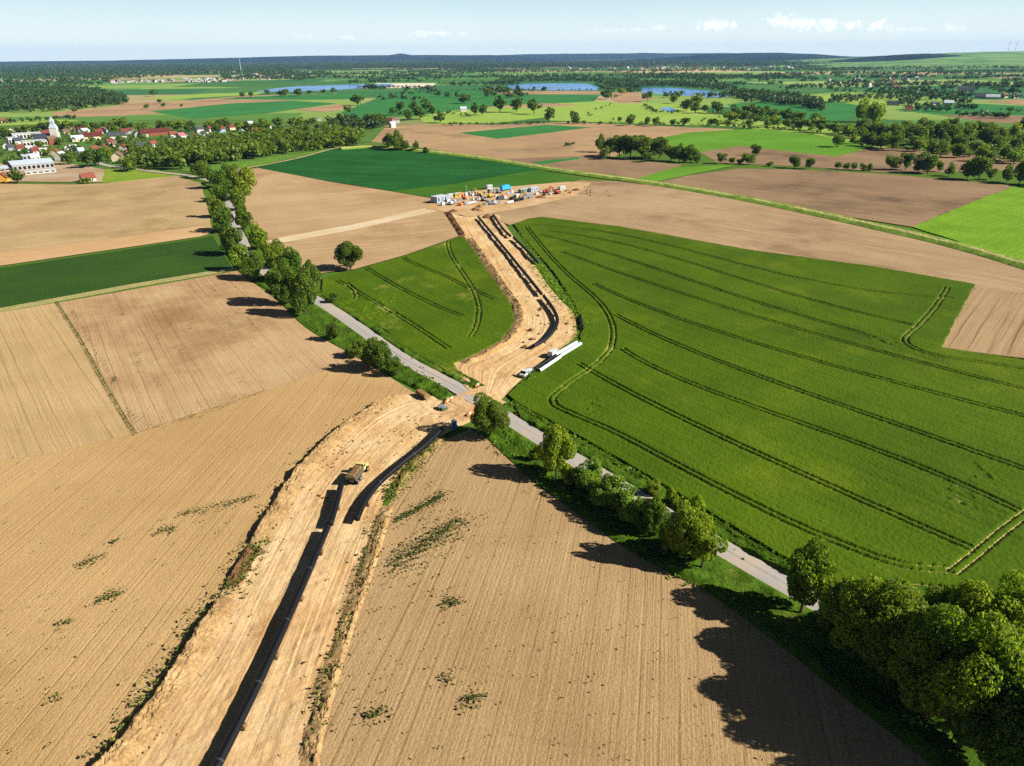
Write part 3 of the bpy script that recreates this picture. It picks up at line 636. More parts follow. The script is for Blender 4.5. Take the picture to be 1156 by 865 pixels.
# ------------------------------------------------------------------ trees
def crown_mesh(seed, leaves, leaf, lobes=18, shape='round'):
    """unit crown: width 1, from z=base to 1; many leaf sprays spread through uneven lobes"""
    r = np.random.default_rng(seed); base = {'round': .14, 'tall': .12, 'spread': .2, 'bush': .0}[shape]
    cz = (1+base)/2; hz = (1-base)/2; L = []
    while len(L) < lobes:
        d = r.normal(0, 1, 3); d /= np.linalg.norm(d); rad = r.uniform(.42, .86)
        p = d*np.array([.5*rad, .5*rad, hz*rad]); 
        if shape == 'tall': p[:2] *= 1.0 - .55*max(0, p[2]/hz)
        if shape == 'bush' and p[2] < -hz*.5: continue
        L.append((p + [0, 0, cz], r.uniform(.085, .25)*(18/lobes)**.22))
    L.append((np.array([0, 0, cz]), .2)); w = np.array([s**2 for _, s in L]); w /= w.sum()
    k = r.choice(len(L), leaves, p=w); ctr = np.array([l[0] for l in L])[k]; rad = np.array([l[1] for l in L])[k]
    d = r.normal(0, 1, (leaves, 3)); d /= np.linalg.norm(d, axis=1)[:, None]
    pos = ctr + d*(rad*r.uniform(.7, 1.05, leaves)**.6)[:, None]*np.array([1, 1, 1.0*(hz/.5 if shape != 'bush' else .9)])
    nrm = d*0.42 + r.normal(0, .6, (leaves, 3)) + np.array([0, 0, .35]); nrm /= np.linalg.norm(nrm, axis=1)[:, None]
    a = np.cross(nrm, r.normal(0, 1, (leaves, 3))); a /= np.linalg.norm(a, axis=1)[:, None]; b = np.cross(nrm, a)
    s = (leaf*r.uniform(.5, 1.35, leaves))[:, None]
    V = np.stack([pos-a*s-b*s*.35, pos+a*s*.2-b*s*.75, pos+a*s+b*s*.2, pos-a*s*.1+b*s*.8], 1).reshape(-1, 3)
    V[:, 2] = np.maximum(V[:, 2], .02)
    return V, np.arange(leaves*4).reshape(-1, 4), [l[0] for l in L]
def trunk_mb(lobes, seed, limbs=9, r0=.035):
    r = random.Random(seed); mb = MB(); top = .55
    mb.tube([(0, 0, -.03), (.004, 0, .02), (.01, .006, .2), (.0, .012, .4), (.012, 0, top)], r0, 8, True, r0*.4)
    for p in r.sample(list(lobes), min(limbs, len(lobes))):
        z = r.uniform(.17, .45); p = p*np.array([.8, .8, .9]); p[2] = max(p[2], z+.06)
        m = (p[0]*.45, p[1]*.45, z+(p[2]-z)*.35)
        mb.tube([(0, 0, z), m, tuple(p)], r0*.42, 5, False, r0*.1)
    return mb
PROTO = {}
def proto(kind, shape, seed, leaves, leaf, lobes=18, parts=True):
    V, Q, L = crown_mesh(seed, leaves, leaf, lobes, shape)
    tb = trunk_mb(L, seed)
    if parts:
        cm = mesh_np('crown', V, Q, M['leaf']); tr = tb.build('trunk', M['bark'], None, True)
        PROTO.setdefault(kind, []).append((cm.data, tr.data)); bpy.data.objects.remove(cm); bpy.data.objects.remove(tr)
    else:
        fac = [tuple(f) for f in Q] + [tuple(len(V)+i for i in f) for f in tb.f]
        o = mesh_np('tree', np.vstack([V, np.array(tb.v)]), fac, None, mats=[M['leaf'], M['bark']], midx=[0]*len(Q)+[1]*len(tb.f))
        PROTO.setdefault(kind, []).append((o.data, None)); bpy.data.objects.remove(o)
for i in range(4): proto('near', ('round', 'spread', 'round', 'tall')[i], 100+i, 11000, .024, 26)
for i in range(2): proto('nearbush', 'bush', 110+i, 7000, .026, 20)
for i in range(3): proto('big', ('round', 'spread', 'round')[i], 160+i, 24000, .0165, 36)
for i in range(3): proto('nearpoplar', 'tall', 115+i, 9000, .026, 22)
for i in range(4): proto('mid', ('round', 'tall', 'round', 'spread')[i], 120+i, 2600, .04, 18)
for i in range(2): proto('midbush', 'bush', 130+i, 1300, .05, 14)
for i in range(5): proto('far', ('round', 'tall', 'round', 'spread', 'bush')[i], 140+i, 420, .085, 12, False)
for i in range(2): proto('farbush', 'bush', 150+i, 260, .1, 10, False)
TINT = {'n': (1, 1, 1), 'd': (.8, .9, .82), 'y': (1.75, 1.6, .85), 'l': (1.5, 1.4, .9), 's': (1.25, 1.4, 1.7), 'o': (1.25, 1.05, .8)}
TREES = [0]
def tree(x, y, hpx, wpx, kind, label, group=None, tint='n', which=None, name=None, tilt=.03):
    """base at picture point (x, y); hpx, wpx its size in the picture"""
    b = P(x, y); lo, hi = 0.0, 60.0
    for _ in range(30):
        m = (lo+hi)/2
        if y - proj((b[0], b[1], m))[1] < hpx: lo = m
        else: hi = m
    h = lo; dep = proj(b)[2]; w = wpx*dep/F; r = random.Random(int(x*131+y*17))
    if h > 45: h = 45
    ps = PROTO[kind]; cm, tm = ps[which if which is not None else r.randrange(len(ps))]
    tc = TINT[tint]; k = r.uniform(.85, 1.15); col = (tc[0]*k*r.uniform(.94, 1.06), tc[1]*k, tc[2]*k*r.uniform(.9, 1.1), 1)
    name = name or ('bush' if 'bush' in kind else 'tree')
    cat = 'bush' if name == 'bush' else 'tree'
    TREES[0] += 1
    if tm is None:
        o = bpy.data.objects.new(name, cm); C.objects.link(o); o.location = b; o.rotation_euler = (0, 0, r.uniform(0, 6.28)); o.scale = (w, w, h); o.color = col
        return tag(o, label, cat, group)
    t = thing(name, label, cat, b, r.uniform(0, 6.28), group); t.rotation_euler[0] = r.uniform(-tilt, tilt); t.scale = (w, w, h)
    for nm, d in (('trunk', tm), ('crown', cm)):
        o = bpy.data.objects.new(nm, d); C.objects.link(o); o.parent = t
        if nm == 'crown': o.color = col
    return t
ORD = ['first', 'second', 'third', 'fourth', 'fifth', 'sixth', 'seventh', 'eighth', 'ninth', 'tenth', 'eleventh', 'twelfth', 'thirteenth', 'fourteenth', 'fifteenth', 'sixteenth', 'seventeenth', 'eighteenth', 'nineteenth', 'twentieth',
       'twenty-first', 'twenty-second', 'twenty-third', 'twenty-fourth', 'twenty-fifth', 'twenty-sixth', 'twenty-seventh', 'twenty-eighth', 'twenty-ninth', 'thirtieth']

# --- trees of the road, hand placed: x, y(base), height, width, kind, tint, words
GR = 'trees along the country road'
for x, y, h, w, k, t, wh, lb in [
 (903,694,76,64,'near','l',1,'bright green tree with bare trunk standing apart above the big roadside clump'),
 (553,494,47,46,'big','n',0,'round dark tree at the road crossing beside the blue portable toilet'),
 (628,541,62,42,'near','l',3,'leafy green tree on the verge next below the round tree at the crossing'),
 (737,603,46,32,'near','d',3,'narrow dark tree on the verge just below the silvery bushes'),
 (772,634,70,52,'near','l',2,'broad dark green tree on the verge above the open stretch of road'),
 (792,642,52,46,'near','l',1,'lighter green spreading tree leaning over the open stretch of road'),
 (784,588,30,24,'nearpoplar','y',0,'bright yellow-green tree rising behind the broad roadside tree'),
 (396,305,32,36,'big','d',2,'lone round tree in the sandy field beside the corner of the middle wheat field'),
 (376,385,22,18,'near','n',3,'small lone roadside tree between the avenue and the bush clump'),
 (429,419,40,34,'near','d',2,'dark green tree topping the bush clump left of the open road'),
 (345,356,54,34,'near','n',2,'large dark tree at the near end of the avenue, beside the road bend'),
 (324,344,48,38,'near','d',0,'broad dark tree second from the near end of the avenue, on the field side'),
 (352,332,40,24,'near','n',3,'slim tree on the wheat side of the road near the avenue end'),
 (332,318,38,32,'near','d',1,'dark spreading tree behind the broad one at the near avenue end'),
 (310,303,32,30,'near','l',0,'rounded tree of the avenue where the sandy track meets the road'),
 (286,315,32,30,'near','d',2,'rounded tree at the corner of the green strip field beside the road'),
 (270,305,30,24,'mid','l',0,'avenue tree over the end of the green strip field'),
 (263,288,34,28,'mid','n',2,'avenue tree throwing its shadow across the green strip field'),
 (293,283,30,24,'mid','l',1,'avenue tree on the sandy field side just above the sandy track'),
 (255,262,28,26,'mid','d',2,'full avenue tree on the left side above the green strip field'),
 (276,260,27,22,'mid','n',0,'avenue tree on the right side level with the pale headland strip'),
 (247,246,24,22,'mid','n',0,'smaller avenue tree on the left side casting a thin shadow'),
 (270,238,26,20,'mid','l',1,'slender avenue tree on the right side above the bend'),
 (252,228,22,20,'mid','d',2,'avenue tree on the left side where the road narrows'),
 (274,226,36,30,'mid','y',0,'tall yellowish avenue tree on the right side near the top of the row'),
 (282,214,24,20,'mid','y',1,'yellowish tree leaning out of the upper avenue over the sandy field'),
 (246,213,24,24,'mid','d',2,'dark round tree at the village end of the avenue'),
 (232,202,20,20,'mid','n',0,'tree at the far end of the avenue beside the village lane'),
 (262,208,23,20,'mid','n',3,'bushy tree between the dark and yellowish trees at the avenue top'),
 (222,197,14,14,'mid','d',2,'small dark tree at the very top of the avenue'),
 ]: tree(x, y, h, w*.92, k, lb, GR, t, wh)
for x, y, h, w, k, t, wh, lb in [
 (640,548,24,18,'nearbush','y',0,'small yellow-green bush at the foot of the leafy verge tree'),
 (663,556,38,36,'nearbush','s',1,'silvery green bush, highest of the silvery row along the road'),
 (686,574,42,38,'nearbush','s',0,'silvery green bush, middle of the silvery row along the road'),
 (710,592,44,36,'nearbush','s',1,'silvery green bush, lowest of the silvery row along the road'),
 (650,552,26,24,'nearbush','n',0,'green bush filling the gap between the leafy verge tree and the silvery row'),
 (676,566,30,28,'nearbush','l',1,'light green bush between the upper two silvery bushes'),
 (699,584,30,28,'nearbush','n',0,'green bush between the lower two silvery bushes'),
 (724,600,32,28,'nearbush','d',1,'dark bush between the silvery row and the narrow dark tree'),
 (753,622,34,30,'nearbush','n',0,'green bush between the narrow and the broad dark verge trees'),
 (606,521,20,16,'nearbush','y',0,'small bright bush on the verge between the two uppermost roadside trees'),
 (738,560,20,18,'nearbush','y',1,'yellow-green bush across the road above the silvery row'),
 (757,570,20,15,'nearbush','y',0,'yellow-green bush across the road beside the yellow-green tree'),
 (405,402,20,26,'nearbush','n',0,'low rounded bush at the left end of the clump beside the road'),
 (446,424,24,20,'nearbush','n',1,'low bush at the right end of the clump beside the road'),
 (418,412,22,20,'nearbush','d',1,'dark bush in the middle of the clump beside the road'),
 (376,342,12,14,'nearbush','d',0,'small dark bush on the edge of the middle wheat field'),
 ]: tree(x, y, h, w, k, lb, 'roadside bushes', t, wh)
# --- the big clump in the right foreground
for i, (x, y, h, w, k, t, wh) in enumerate([
 (948,724,62,56,'big','o',1),(962,742,88,80,'big','l',2),(1000,775,100,87,'big','n',0),(1042,812,120,104,'big','l',2),(1082,845,130,109,'big','l',1),(1122,880,120,112,'big','d',0),(1170,915,130,100,'big','d',2),(1215,950,130,100,'big','n',1)]):
    tree(x, y, h, w, k, ['brownish green tree at the upper end of the foreground clump behind the bright tree', 'second tree from the top of the clump, edging the ploughed field', 'third tree from the top of the clump, edging the ploughed field',
      'tall dark tree in the middle of the field edge of the clump', 'full leafy tree throwing the widest shadow of the clump', 'dark tree at the lower corner of the clump', 'dark tree at the right frame edge of the clump', 'last green tree of the clump by the frame corner'][i], 'big roadside clump', t, wh)
for i, (x, y, h, w, k, t, wh) in enumerate([(1000,716,52,54,'big','l',0),(1038,738,66,58,'big','n',1),(1082,752,88,80,'big','y',2),(1126,770,104,92,'big','y',0),(1180,800,98,90,'big','y',1),(1080,792,82,60,'big','l',2)]):
    tree(x, y, h, w, k, ['light green tree across the road at the upper end of the clump', 'tree across the road next to the pale wheel tracks', 'sunlit yellow-green tree below the end of the pale wheel tracks',
      'tallest sunlit yellow-green tree at the right frame edge', 'sunlit yellow-green tree cut by the right frame edge', 'mid green tree crowding the road inside the clump'][i], 'big roadside clump', t, wh)
for i, (x, y, h, w) in enumerate([(930,705,18,22),(980,752,24,26),(1030,800,26,30),(1075,836,26,30),(1010,700,18,26),(960,680,16,24)]):
    tree(x, y, h, w, 'nearbush', ['undergrowth bush under the bright tree of the clump', 'undergrowth bush under the second tree of the clump', 'undergrowth bush under the tall dark tree of the clump', 'undergrowth bush under the leafy tree with the widest shadow',
      'low bush across the road at the wheat edge of the clump', 'low bush between the road and the wheat above the clump'][i], 'undergrowth of the big clump', 'n')

# --- copses and hedgerows of the middle distance
def row(items, phrase, group, kind='mid', tints='nd', noun='tree'):
    items = sorted(items, key=lambda q: q[0]); nm = 'bush' if noun == 'bush' else 'tree'
    for i, q in enumerate(items):
        x, y, h, w = q[:4]; k = q[4] if len(q) > 4 else kind; t = tints[(i*7+3) % len(tints)]
        n_ = 'bush' if 'bush' in k else noun
        sz = 'tall' if h > 1.25*w else ('wide' if w > 1.15*h else 'round')
        tn = {'n': 'green', 'd': 'dark', 'l': 'light green', 'y': 'yellowish', 's': 'silvery', 'o': 'brownish'}[t]
        tree(x, y, h, w, k, f'{sz} {tn} {n_}, {ORD[i]} from the left {phrase}', group, t)
row([(678,172,20,13),(688,176,21,16),(699,178,25,20),(711,179,27,22),(724,180,27,22),(735,178,20,16),(744,180,25,20),(682,180,15,12,'midbush'),(730,183,12,12,'midbush'),(757,182,20,18),(767,183,20,14),(779,184,20,18),(787,184,10,9,'midbush'),(772,184,12,9,'midbush')],
    'in the dark field copse', 'trees of the copse')
row([(814,185,12,12),(826,185,8,8,'midbush'),(844,186,14,15),(854,176,13,14),(835,186,7,9,'midbush'),(869,188,6,8,'midbush')], 'along the hedge beside the copse', 'hedge trees beside the copse')
row([(897,190,15,13),(913,191,14,11),(946,191,9,8,'midbush'),(955,192,9,8,'midbush'),(964,192,9,8,'midbush'),(974,193,9,9,'midbush'),(982,193,9,8,'midbush'),(1006,192,18,16),(1022,192,20,16),(1036,195,16,14),(1047,196,24,24),(1060,194,13,9),(1071,199,15,12),(1092,202,22,18),(1104,204,28,24),(1118,203,14,12,'midbush'),(1136,206,20,14),(1150,208,30,18),(1165,209,22,20),(1185,212,24,22)],
    'in the brown field hedgerow', 'trees of the right hedgerow')
def belt(px, n, hr, ratio, phrase, group, kind, tints, seed, spread=(3, 2), noun='tree'):
    r = random.Random(seed); c = resample(np.array(px, float), 400); it = []
    for i in range(n):
        q = c[min(399, int((i+r.uniform(.15, .85))/n*400))]; h = r.uniform(*hr); it.append((q[0]+r.uniform(-1, 1)*spread[0], q[1]+r.uniform(-1, 1)*spread[1], h, h*r.uniform(*ratio)))
    row(it, phrase, group, kind, tints, noun)
belt([(820,141),(870,143),(905,147),(945,150),(975,158)], 14, (10,18), (.8,1.1), 'in the row above the bright field', 'river row trees', 'far', 'ndnl', 1, (5,2))
belt([(770,127),(800,128),(850,131),(900,138),(930,142)], 16, (8,15), (.8,1.15), 'in the small pond row', 'pond row trees', 'far', 'dnd', 2, (4,2))
belt([(945,165),(1000,166),(1050,172),(1110,178),(1156,186)], 22, (11,19), (.8,1.1), 'in the river wood front row', 'river wood trees', 'mid', 'ndls', 3, (9,5))
belt([(975,157),(1040,160),(1090,160),(1156,168)], 22, (14,24), (.75,1.05), 'in the river wood middle row', 'river wood trees', 'mid', 'nddn', 4, (9,5))
belt([(960,146),(1000,152),(1060,150),(1156,152)], 16, (10,20), (.75,1.05), 'in the river wood back row', 'river wood trees', 'mid', 'dny', 5, (9,5))
row([(973,138,26,20,'mid'),(985,143,30,22,'mid')], 'of two yellowish river giants', 'yellowish giants by the river', 'mid', 'y')
row([(700,138,7,6),(711,142,13,12),(730,142,11,8),(740,143,11,8),(759,142,8,6),(773,142,10,11),(803,142,9,9),(808,142,8,6),(822,143,8,6),(845,146,14,8)], 'on the yellow-green meadow hedge', 'meadow hedge trees', 'far')
row([(684,112,11,14),(701,108,9,9),(731,115,12,12),(760,117,10,10),(786,121,16,18)], 'beside the lake on the tan spit', 'lake spit trees', 'far', 'nld')
row([(564,127,19,16),(583,127,18,15),(603,129,17,15),(620,138,17,13),(648,140,15,10),(652,140,9,9,'farbush'),(545,130,12,11),(536,131,15,11)], 'in the meadow front row', 'meadow front trees', 'far', 'd')
row([(524,117,11,16),(550,111,12,9),(558,110,10,8),(588,109,7,10,'farbush'),(575,110,5,14,'farbush')], 'on the long far green field', 'far field clumps', 'far', 'd')
row([(440,168,18,14),(449,170,22,18),(457,170,12,10,'midbush'),(470,171,12,8),(481,173,7,9,'midbush')], 'at the dark green field head', 'clump at the dark green field', 'mid', 'nd')
row([(452,127,13,9),(467,127,13,10),(481,126,16,12),(474,135,15,16),(488,131,12,9),(497,139,13,14),(462,136,13,12),(445,130,10,10)], 'around the red-roofed farmhouse', 'farm trees', 'far', 'd')
row([(393,128,9,8),(404,119,14,16),(316,109,8,8),(323,109,9,9),(336,109,10,10),(350,107,6,7),(365,106,6,6),(377,106,7,7),(273,110,7,8),(283,110,7,7),(302,107,6,6)], 'of loose trees before far lake', 'loose trees before the far lake', 'far', 'd')
row([(166,123,6,6),(181,117,6,6),(84,127,6,6),(185,122,6,5),(205,121,4,4),(174,109,8,8)], 'on the strip fields beyond the village', 'strip field trees', 'far', 'd')
# village trees
belt([(0,158),(40,150),(80,146),(120,148),(160,150),(200,150)], 26, (9,15), (.8,1.1), 'in the row behind the church', 'trees behind the village', 'far', 'ndln', 11, (4,3))
belt([(200,150),(240,149),(290,148),(340,144),(380,145),(432,142)], 28, (9,16), (.75,1.0), 'in the row behind the wood', 'trees behind the village', 'far', 'nddl', 12, (4,3))
row([(10,190,12,12),(28,180,10,11),(52,176,9,10),(78,186,14,16),(100,190,20,18),(112,188,22,18),(122,182,16,14),(88,172,9,10),(68,164,9,10),(44,168,10,9),(132,178,12,12),(140,166,10,11),(150,172,10,12),(20,207,16,16),(97,208,8,14,'farbush'),(160,176,9,10),(190,168,9,10),(205,162,9,10),(172,186,12,12),(112,166,8,8)],
    'among the village houses', 'village garden trees', 'far', 'nddl')

# --- woods and far trees: masses too many to count
def blob_bank(seed, n=10, q=55, leaf=.13):
    return [crown_mesh(seed+i, q, leaf, 7, ('round', 'tall', 'round', 'bush')[i % 4])[0] for i in range(n)]
BANK = blob_bank(900); BANKF = blob_bank(950, 8, 22, .2)
def mass(name, pts, hs, ws, mat, seed, bank=BANK):
    r = np.random.default_rng(seed); V = []
    for (x, y), h, w in zip(pts, hs, ws):
        b = bank[r.integers(len(bank))]; a = r.uniform(0, 6.28); c, s = math.cos(a), math.sin(a)
        q = np.stack([(b[:, 0]*c-b[:, 1]*s)*w+x, (b[:, 0]*s+b[:, 1]*c)*w+y, b[:, 2]*h], 1); V.append(q)
    V = np.concatenate(V); Q = np.arange(len(V)).reshape(-1, 4)
    return tag(mesh_np(name, V, Q, mat), kind='stuff')
def scatter_poly(px, n, seed):
    r = np.random.default_rng(seed); poly = PL(px)[:, :2]; lo, hi = poly.min(0), poly.max(0); out = np.zeros((0, 2))
    for _ in range(60):
        q = r.uniform(lo, hi, (n*4, 2)); out = np.vstack([out, q[inside(q[:, 0], q[:, 1], poly)]])
        if len(out) >= n: break
    return out[:n]
def woods(px, n, hr, seed, bank=BANK, mat=None, name='woods', wr=(.75, 1.1)):
    p = scatter_poly(px, n, seed); r = np.random.default_rng(seed+1); h = r.uniform(*hr, len(p)); return mass(name, p, h, h*r.uniform(*wr, len(p)), mat or M['leafw'], seed+2, bank)
woods([(138,196),(170,192),(205,192),(250,186),(290,180),(350,171),(408,164),(412,158),(380,153),(300,158),(240,163),(200,170),(150,182)], 620, (11,18), 201, BANK, M['leaf'])
woods([(-250,132),(0,127.5),(60,126.5),(110,122),(146,117),(140,112),(112,104),(60,101),(0,101),(-250,104)], 3600, (13,20), 203)
woods([(-250,103),(0,100),(110,99),(122,95),(120,92),(190,87),(250,84),(330,84),(330,79),(250,76),(0,77),(-250,80)], 7000, (14,22), 205, BANKF)
woods([(405,150),(430,146),(442,140),(400,139),(360,140),(370,146)], 90, (10,15), 207, BANK)
woods([(690,99),(760,98),(830,104),(832,100),(770,94.5),(700,93.5),(680,96)], 420, (12,18), 209)
woods([(790,111),(826,111),(870,118),(905,122),(930,126),(925,116),(880,108),(830,105),(822,109)], 300, (11,18), 211)
woods([(250,92),(300,90),(345,92),(345,86),(300,84),(250,86)], 420, (12,17), 213, BANKF)
woods([(250,79),(500,77),(700,76),(900,74.5),(1000,72),(1000,69.5),(700,70.5),(500,71.5),(250,74)], 9000, (14,26), 215, BANKF)
woods([(0,76.5),(250,75.5),(560,71.5),(560,69),(250,71.5),(0,73.5)], 5000, (15,30), 217, BANKF)
woods([(0,205),(0,150),(60,147),(130,150),(200,152),(215,158),(180,172),(150,186),(110,186),(80,178),(60,186),(20,176)], 250, (3, 7.5), 221, BANK, M['leaf'], 'garden_shrubs', (.9, 1.5))
woods([(960,166),(980,150),(1060,148),(1156,150),(1156,188),(1100,180),(1040,173)], 240, (3, 9), 223, BANK, M['leaf'], 'undergrowth', (.9, 1.6))
woods([(790,142),(800,126),(900,132),(960,146),(960,158),(870,146)], 110, (3, 8), 225, BANK, M['leaf'], 'undergrowth', (.9, 1.6))
for k_, (pg, n_) in enumerate([([(480,88),(760,84),(760,86.2),(480,90)],420),([(560,92),(720,90),(720,92),(560,94)],200),([(860,84),(1156,80),(1156,82.5),(860,86.5)],420),([(700,88.5),(900,86),(905,88.5),(760,90.5)],260),
     ([(905,98),(1060,95),(1156,97),(1156,99.5),(1040,98.5),(910,101)],200),([(940,112),(1080,107),(1100,109),(960,116)],90),([(250,84.5),(480,82),(640,80.5),(640,82.5),(480,84.5),(250,87)],600),([(640,80),(900,78),(1156,74),(1156,77),(900,81),(640,82)],900)]):
    woods(pg, n_, (9, 16), 240+k_*3, BANKF)
# hedges and loose trees of the far plain, and the smaller hedgerows nearer: one mass
r = np.random.default_rng(77); PT, HH = [], []
for k in range(240):
    y = 73 + 45*r.random()**1.9; x = r.uniform(120, 1300) if y < 92 else r.uniform(380, 1300); x = max(x, 300) if y > 84 else x
    ln = r.uniform(10, 110)*(1 if y < 100 else .5); a = P(x, y)[:2]; b = P(x+ln, y+r.normal(0, .5+.02*ln*(y-66)/20))[:2]; Ld = np.linalg.norm(b-a); n = int(min(220, max(4, Ld/r.uniform(6, 16))))
    tt = np.sort(r.random(n)); PT.append(a+(b-a)*tt[:, None]+r.normal(0, 3, (n, 2))); HH.append(r.uniform(8, 17, n))
for line, n, hr in [([(490,94),(575,97)],30,(5,9)),([(690,118),(660,130),(690,137)],12,(3,6)),([(500,142),(560,141),(617,140)],40,(3,6)),([(640,140),(720,141),(800,143),(900,148)],70,(3,6)),([(940,150),(1010,163)],40,(4,8)),([(350,101),(440,99.5),(490,100)],60,(6,11)),
     ([(440,108),(500,104.5),(560,102)],30,(5,11)),([(575,102),(600,102.6),(680,102.3)],25,(3,7)),([(676,100),(700,98),(726,99.5)],40,(6,12)),([(400,134),(500,128),(535,133)],20,(4,8)),([(630,166),(646,164)],10,(3,5)),
     ([(725,119),(742,128),(768,128)],40,(3,7)),([(830,110),(870,114),(900,118)],60,(9,14)),([(1100,132),(1135,134),(1140,133)],22,(6,10)),([(1000,118),(1100,124),(1156,128)],40,(6,12)),([(940,104),(1060,108),(1156,112)],60,(7,13)),([(0,140),(60,136),(90,134)],30,(5,9)),([(500,96),(560,100),(575,103)],30,(6,12)),
     ([(1080,131.5),(1120,130.5)],18,(6,10)),([(1020,124),(1070,127)],18,(8,13)),([(240,91),(330,88),(470,86),(560,85)],90,(8,14))]:
    c = resample(PL(line)[:, :2], 300); PT.append(c[r.integers(0, 300, n)]+r.normal(0, 3, (n, 2))); HH.append(r.uniform(*hr, n))
PT, HH = np.concatenate(PT), np.concatenate(HH)
dry = np.ones(len(PT), bool)
for lk in LAKES: dry &= ~inside(PT[:, 0], PT[:, 1], PL(lk)[:, :2])
PT, HH = PT[dry], HH[dry]
mass('distant_trees', PT, HH, HH*r.uniform(.8, 1.4, len(HH)), M['leafw'], 301, BANKF)

# ------------------------------------------------------------------ pipes and machines
def pipe_string(px, label, lift=.75, rad=.75, mat='dark_steel', zg=.5, weld=14.0, n=None):
    c = smooth_line(PL(px)[:, :2], 8); L = length(c); c = resample(c, n or max(8, int(L/2)))
    o = c[0]; t = thing('pipeline', label, 'pipeline', (o[0], o[1], zg), 0, 'welded pipe strings along the strip')
    pts = [(p[0]-o[0], p[1]-o[1], lift+rad) for p in c]
    MB().tube(pts, rad, 16, False).build('pipe', M[mat], t, True)
    for e, s in ((0, 1), (-1, -1)):
        p = Vector(pts[e]); q = Vector(pts[1] if e == 0 else pts[-2]); d = (q-p).normalized()
        MB().tube([p - d*.04, p + d*.3], rad+.02, 16, True).build('end_cap', M['rubber'], t, True)
    k = int(L/weld)
    for i in range(1, k):
        s = i/k*(len(pts)-1); a = Vector(pts[int(s)]); b = Vector(pts[min(int(s)+1, len(pts)-1)]); m = a.lerp(b, s-int(s)); d = (b-a).normalized()
        MB().tube([m-d*.14, m+d*.14], rad+.012, 16, False).build('weld_sleeve', M['sleeve'], t, True)
    return c, L
def supports(c, L, step, phrase, lift=.75, zg=.5):
    n = int(L/step); c = resample(c, n*4+1)
    for i in range(n):
        p, q = c[i*4+2], c[i*4+3]; a = math.atan2(q[1]-p[1], q[0]-p[0])
        mb = MB()
        for j, z in enumerate([.26*q_ for q_ in range(max(2, round(lift/.26)))]):
            if j % 2 == 0: mb.box(-.45, .45, -.8, -.5, z, z+.25).box(-.45, .45, .5, .8, z, z+.25)
            else: mb.box(-.42, -.12, -.85, .85, z, z+.25).box(.12, .42, -.85, .85, z, z+.25)
        o = mb.build('timber_support', M['timber']); o.location = (p[0], p[1], zg-.02); o.rotation_euler = (0, 0, a)
        tag(o, f'crossed timber blocks holding {phrase}, {ORD[i]} from its near end', 'timber support', 'timber blocks under the pipes')
NP = [([(196,985),(246,880),(290,790),(328,705),(356,640),(371,604)], 'longest black pipe run in the foreground, from the bottom frame edge up to the step', .95, 'the long foreground pipe'),
      ([(374,600),(381,576),(386,556)], 'short black pipe length standing just below the dump truck', .9, 'the short pipe below the truck'),
      ([(404,594),(411,578),(427,555),(455,530),(478,512),(499,492)], 'curved black pipe run right of the dump truck, ending by the blue toilet', .9, 'the curved pipe right of the truck'),
      ([(602,396),(616,387.5),(626,376),(629,365),(624,353),(614,339)], 'bent black pipe hugging the curve of the upper dirt strip', .6, 'the bent pipe on the curve'),
      ([(611,336),(604,327),(588,307),(576,292),(563,276),(540,248)], 'long straight raised black pipe in the middle of the upper dirt strip', .6, 'the long raised upper pipe'),
      ([(576,270),(568,262),(557,246)], 'short raised black pipe right of the strip nearest the work camp', .7, 'the short upper pipe by the camp'),
      ([(607,300),(593,285),(580,272)], 'black pipe along the right edge of the strip beside the wheat corner', .65, 'the pipe at the wheat corner')]
for px, lb, lift, ph in NP:
    c, L = pipe_string(px, lb, lift); supports(c, L, 14.0 if lift < 1 else 18.0, ph, lift)
def loose_pipe(a, b, mat, label, rad=.58, z=.55):
    A, B = P(*a), P(*b); t = thing('pipe', label, 'pipe', (A[0], A[1], z), 0, 'loose pipe lengths beside the wheat'); d = (B-A)
    mb = MB(); mb.tube([(0, 0, rad), (d[0], d[1], rad)], rad, 20, False); mb.build('pipe_body', M[mat], t, True)
    u = Vector((d[0], d[1], 0)).normalized(); MB().tube([Vector((0, 0, rad))+u*.03, Vector((0, 0, rad))+u*.1], rad-.05, 20, True).build('end_cover', M['rubber'], t)
    MB().tube([Vector((d[0], d[1], rad))-u*.1, Vector((d[0], d[1], rad))-u*.03], rad-.05, 20, True).build('end_cover', M['rubber'], t)
loose_pipe((603,420), (627,404.5), 'dark_steel', 'dark pipe length lying beside a white one at the wheat edge')
loose_pipe((609,422), (632.5,406), 'white_pipe', 'white pipe length lying beside the dark one at the wheat edge')
loose_pipe((627,403.5), (651,389.5), 'white_pipe', 'upper left white pipe of the touching white pair at the wheat edge')
loose_pipe((632.5,405), (655.5,391), 'white_pipe', 'lower right white pipe of the touching white pair at the wheat edge')
loose_pipe((655,359), (657,374), 'dark_steel', 'short dark pipe lying in the weeds at the bend', .6)

def wheel(t, x, y, r, w, rim=True):
    o = MB().tube([(x, y-w/2, r), (x, y+w/2, r)], r, 16).build('wheel', M['rubber'], t)
    if rim: MB().tube([(x, y-w/2-.02, r), (x, y+w/2+.02, r)], r*.5, 12).build('rim', M['grey'], o)
def at(x, y, z=.55): p = P(x, y); return (p[0], p[1], z)
def head(a, b): return ang(a, b)
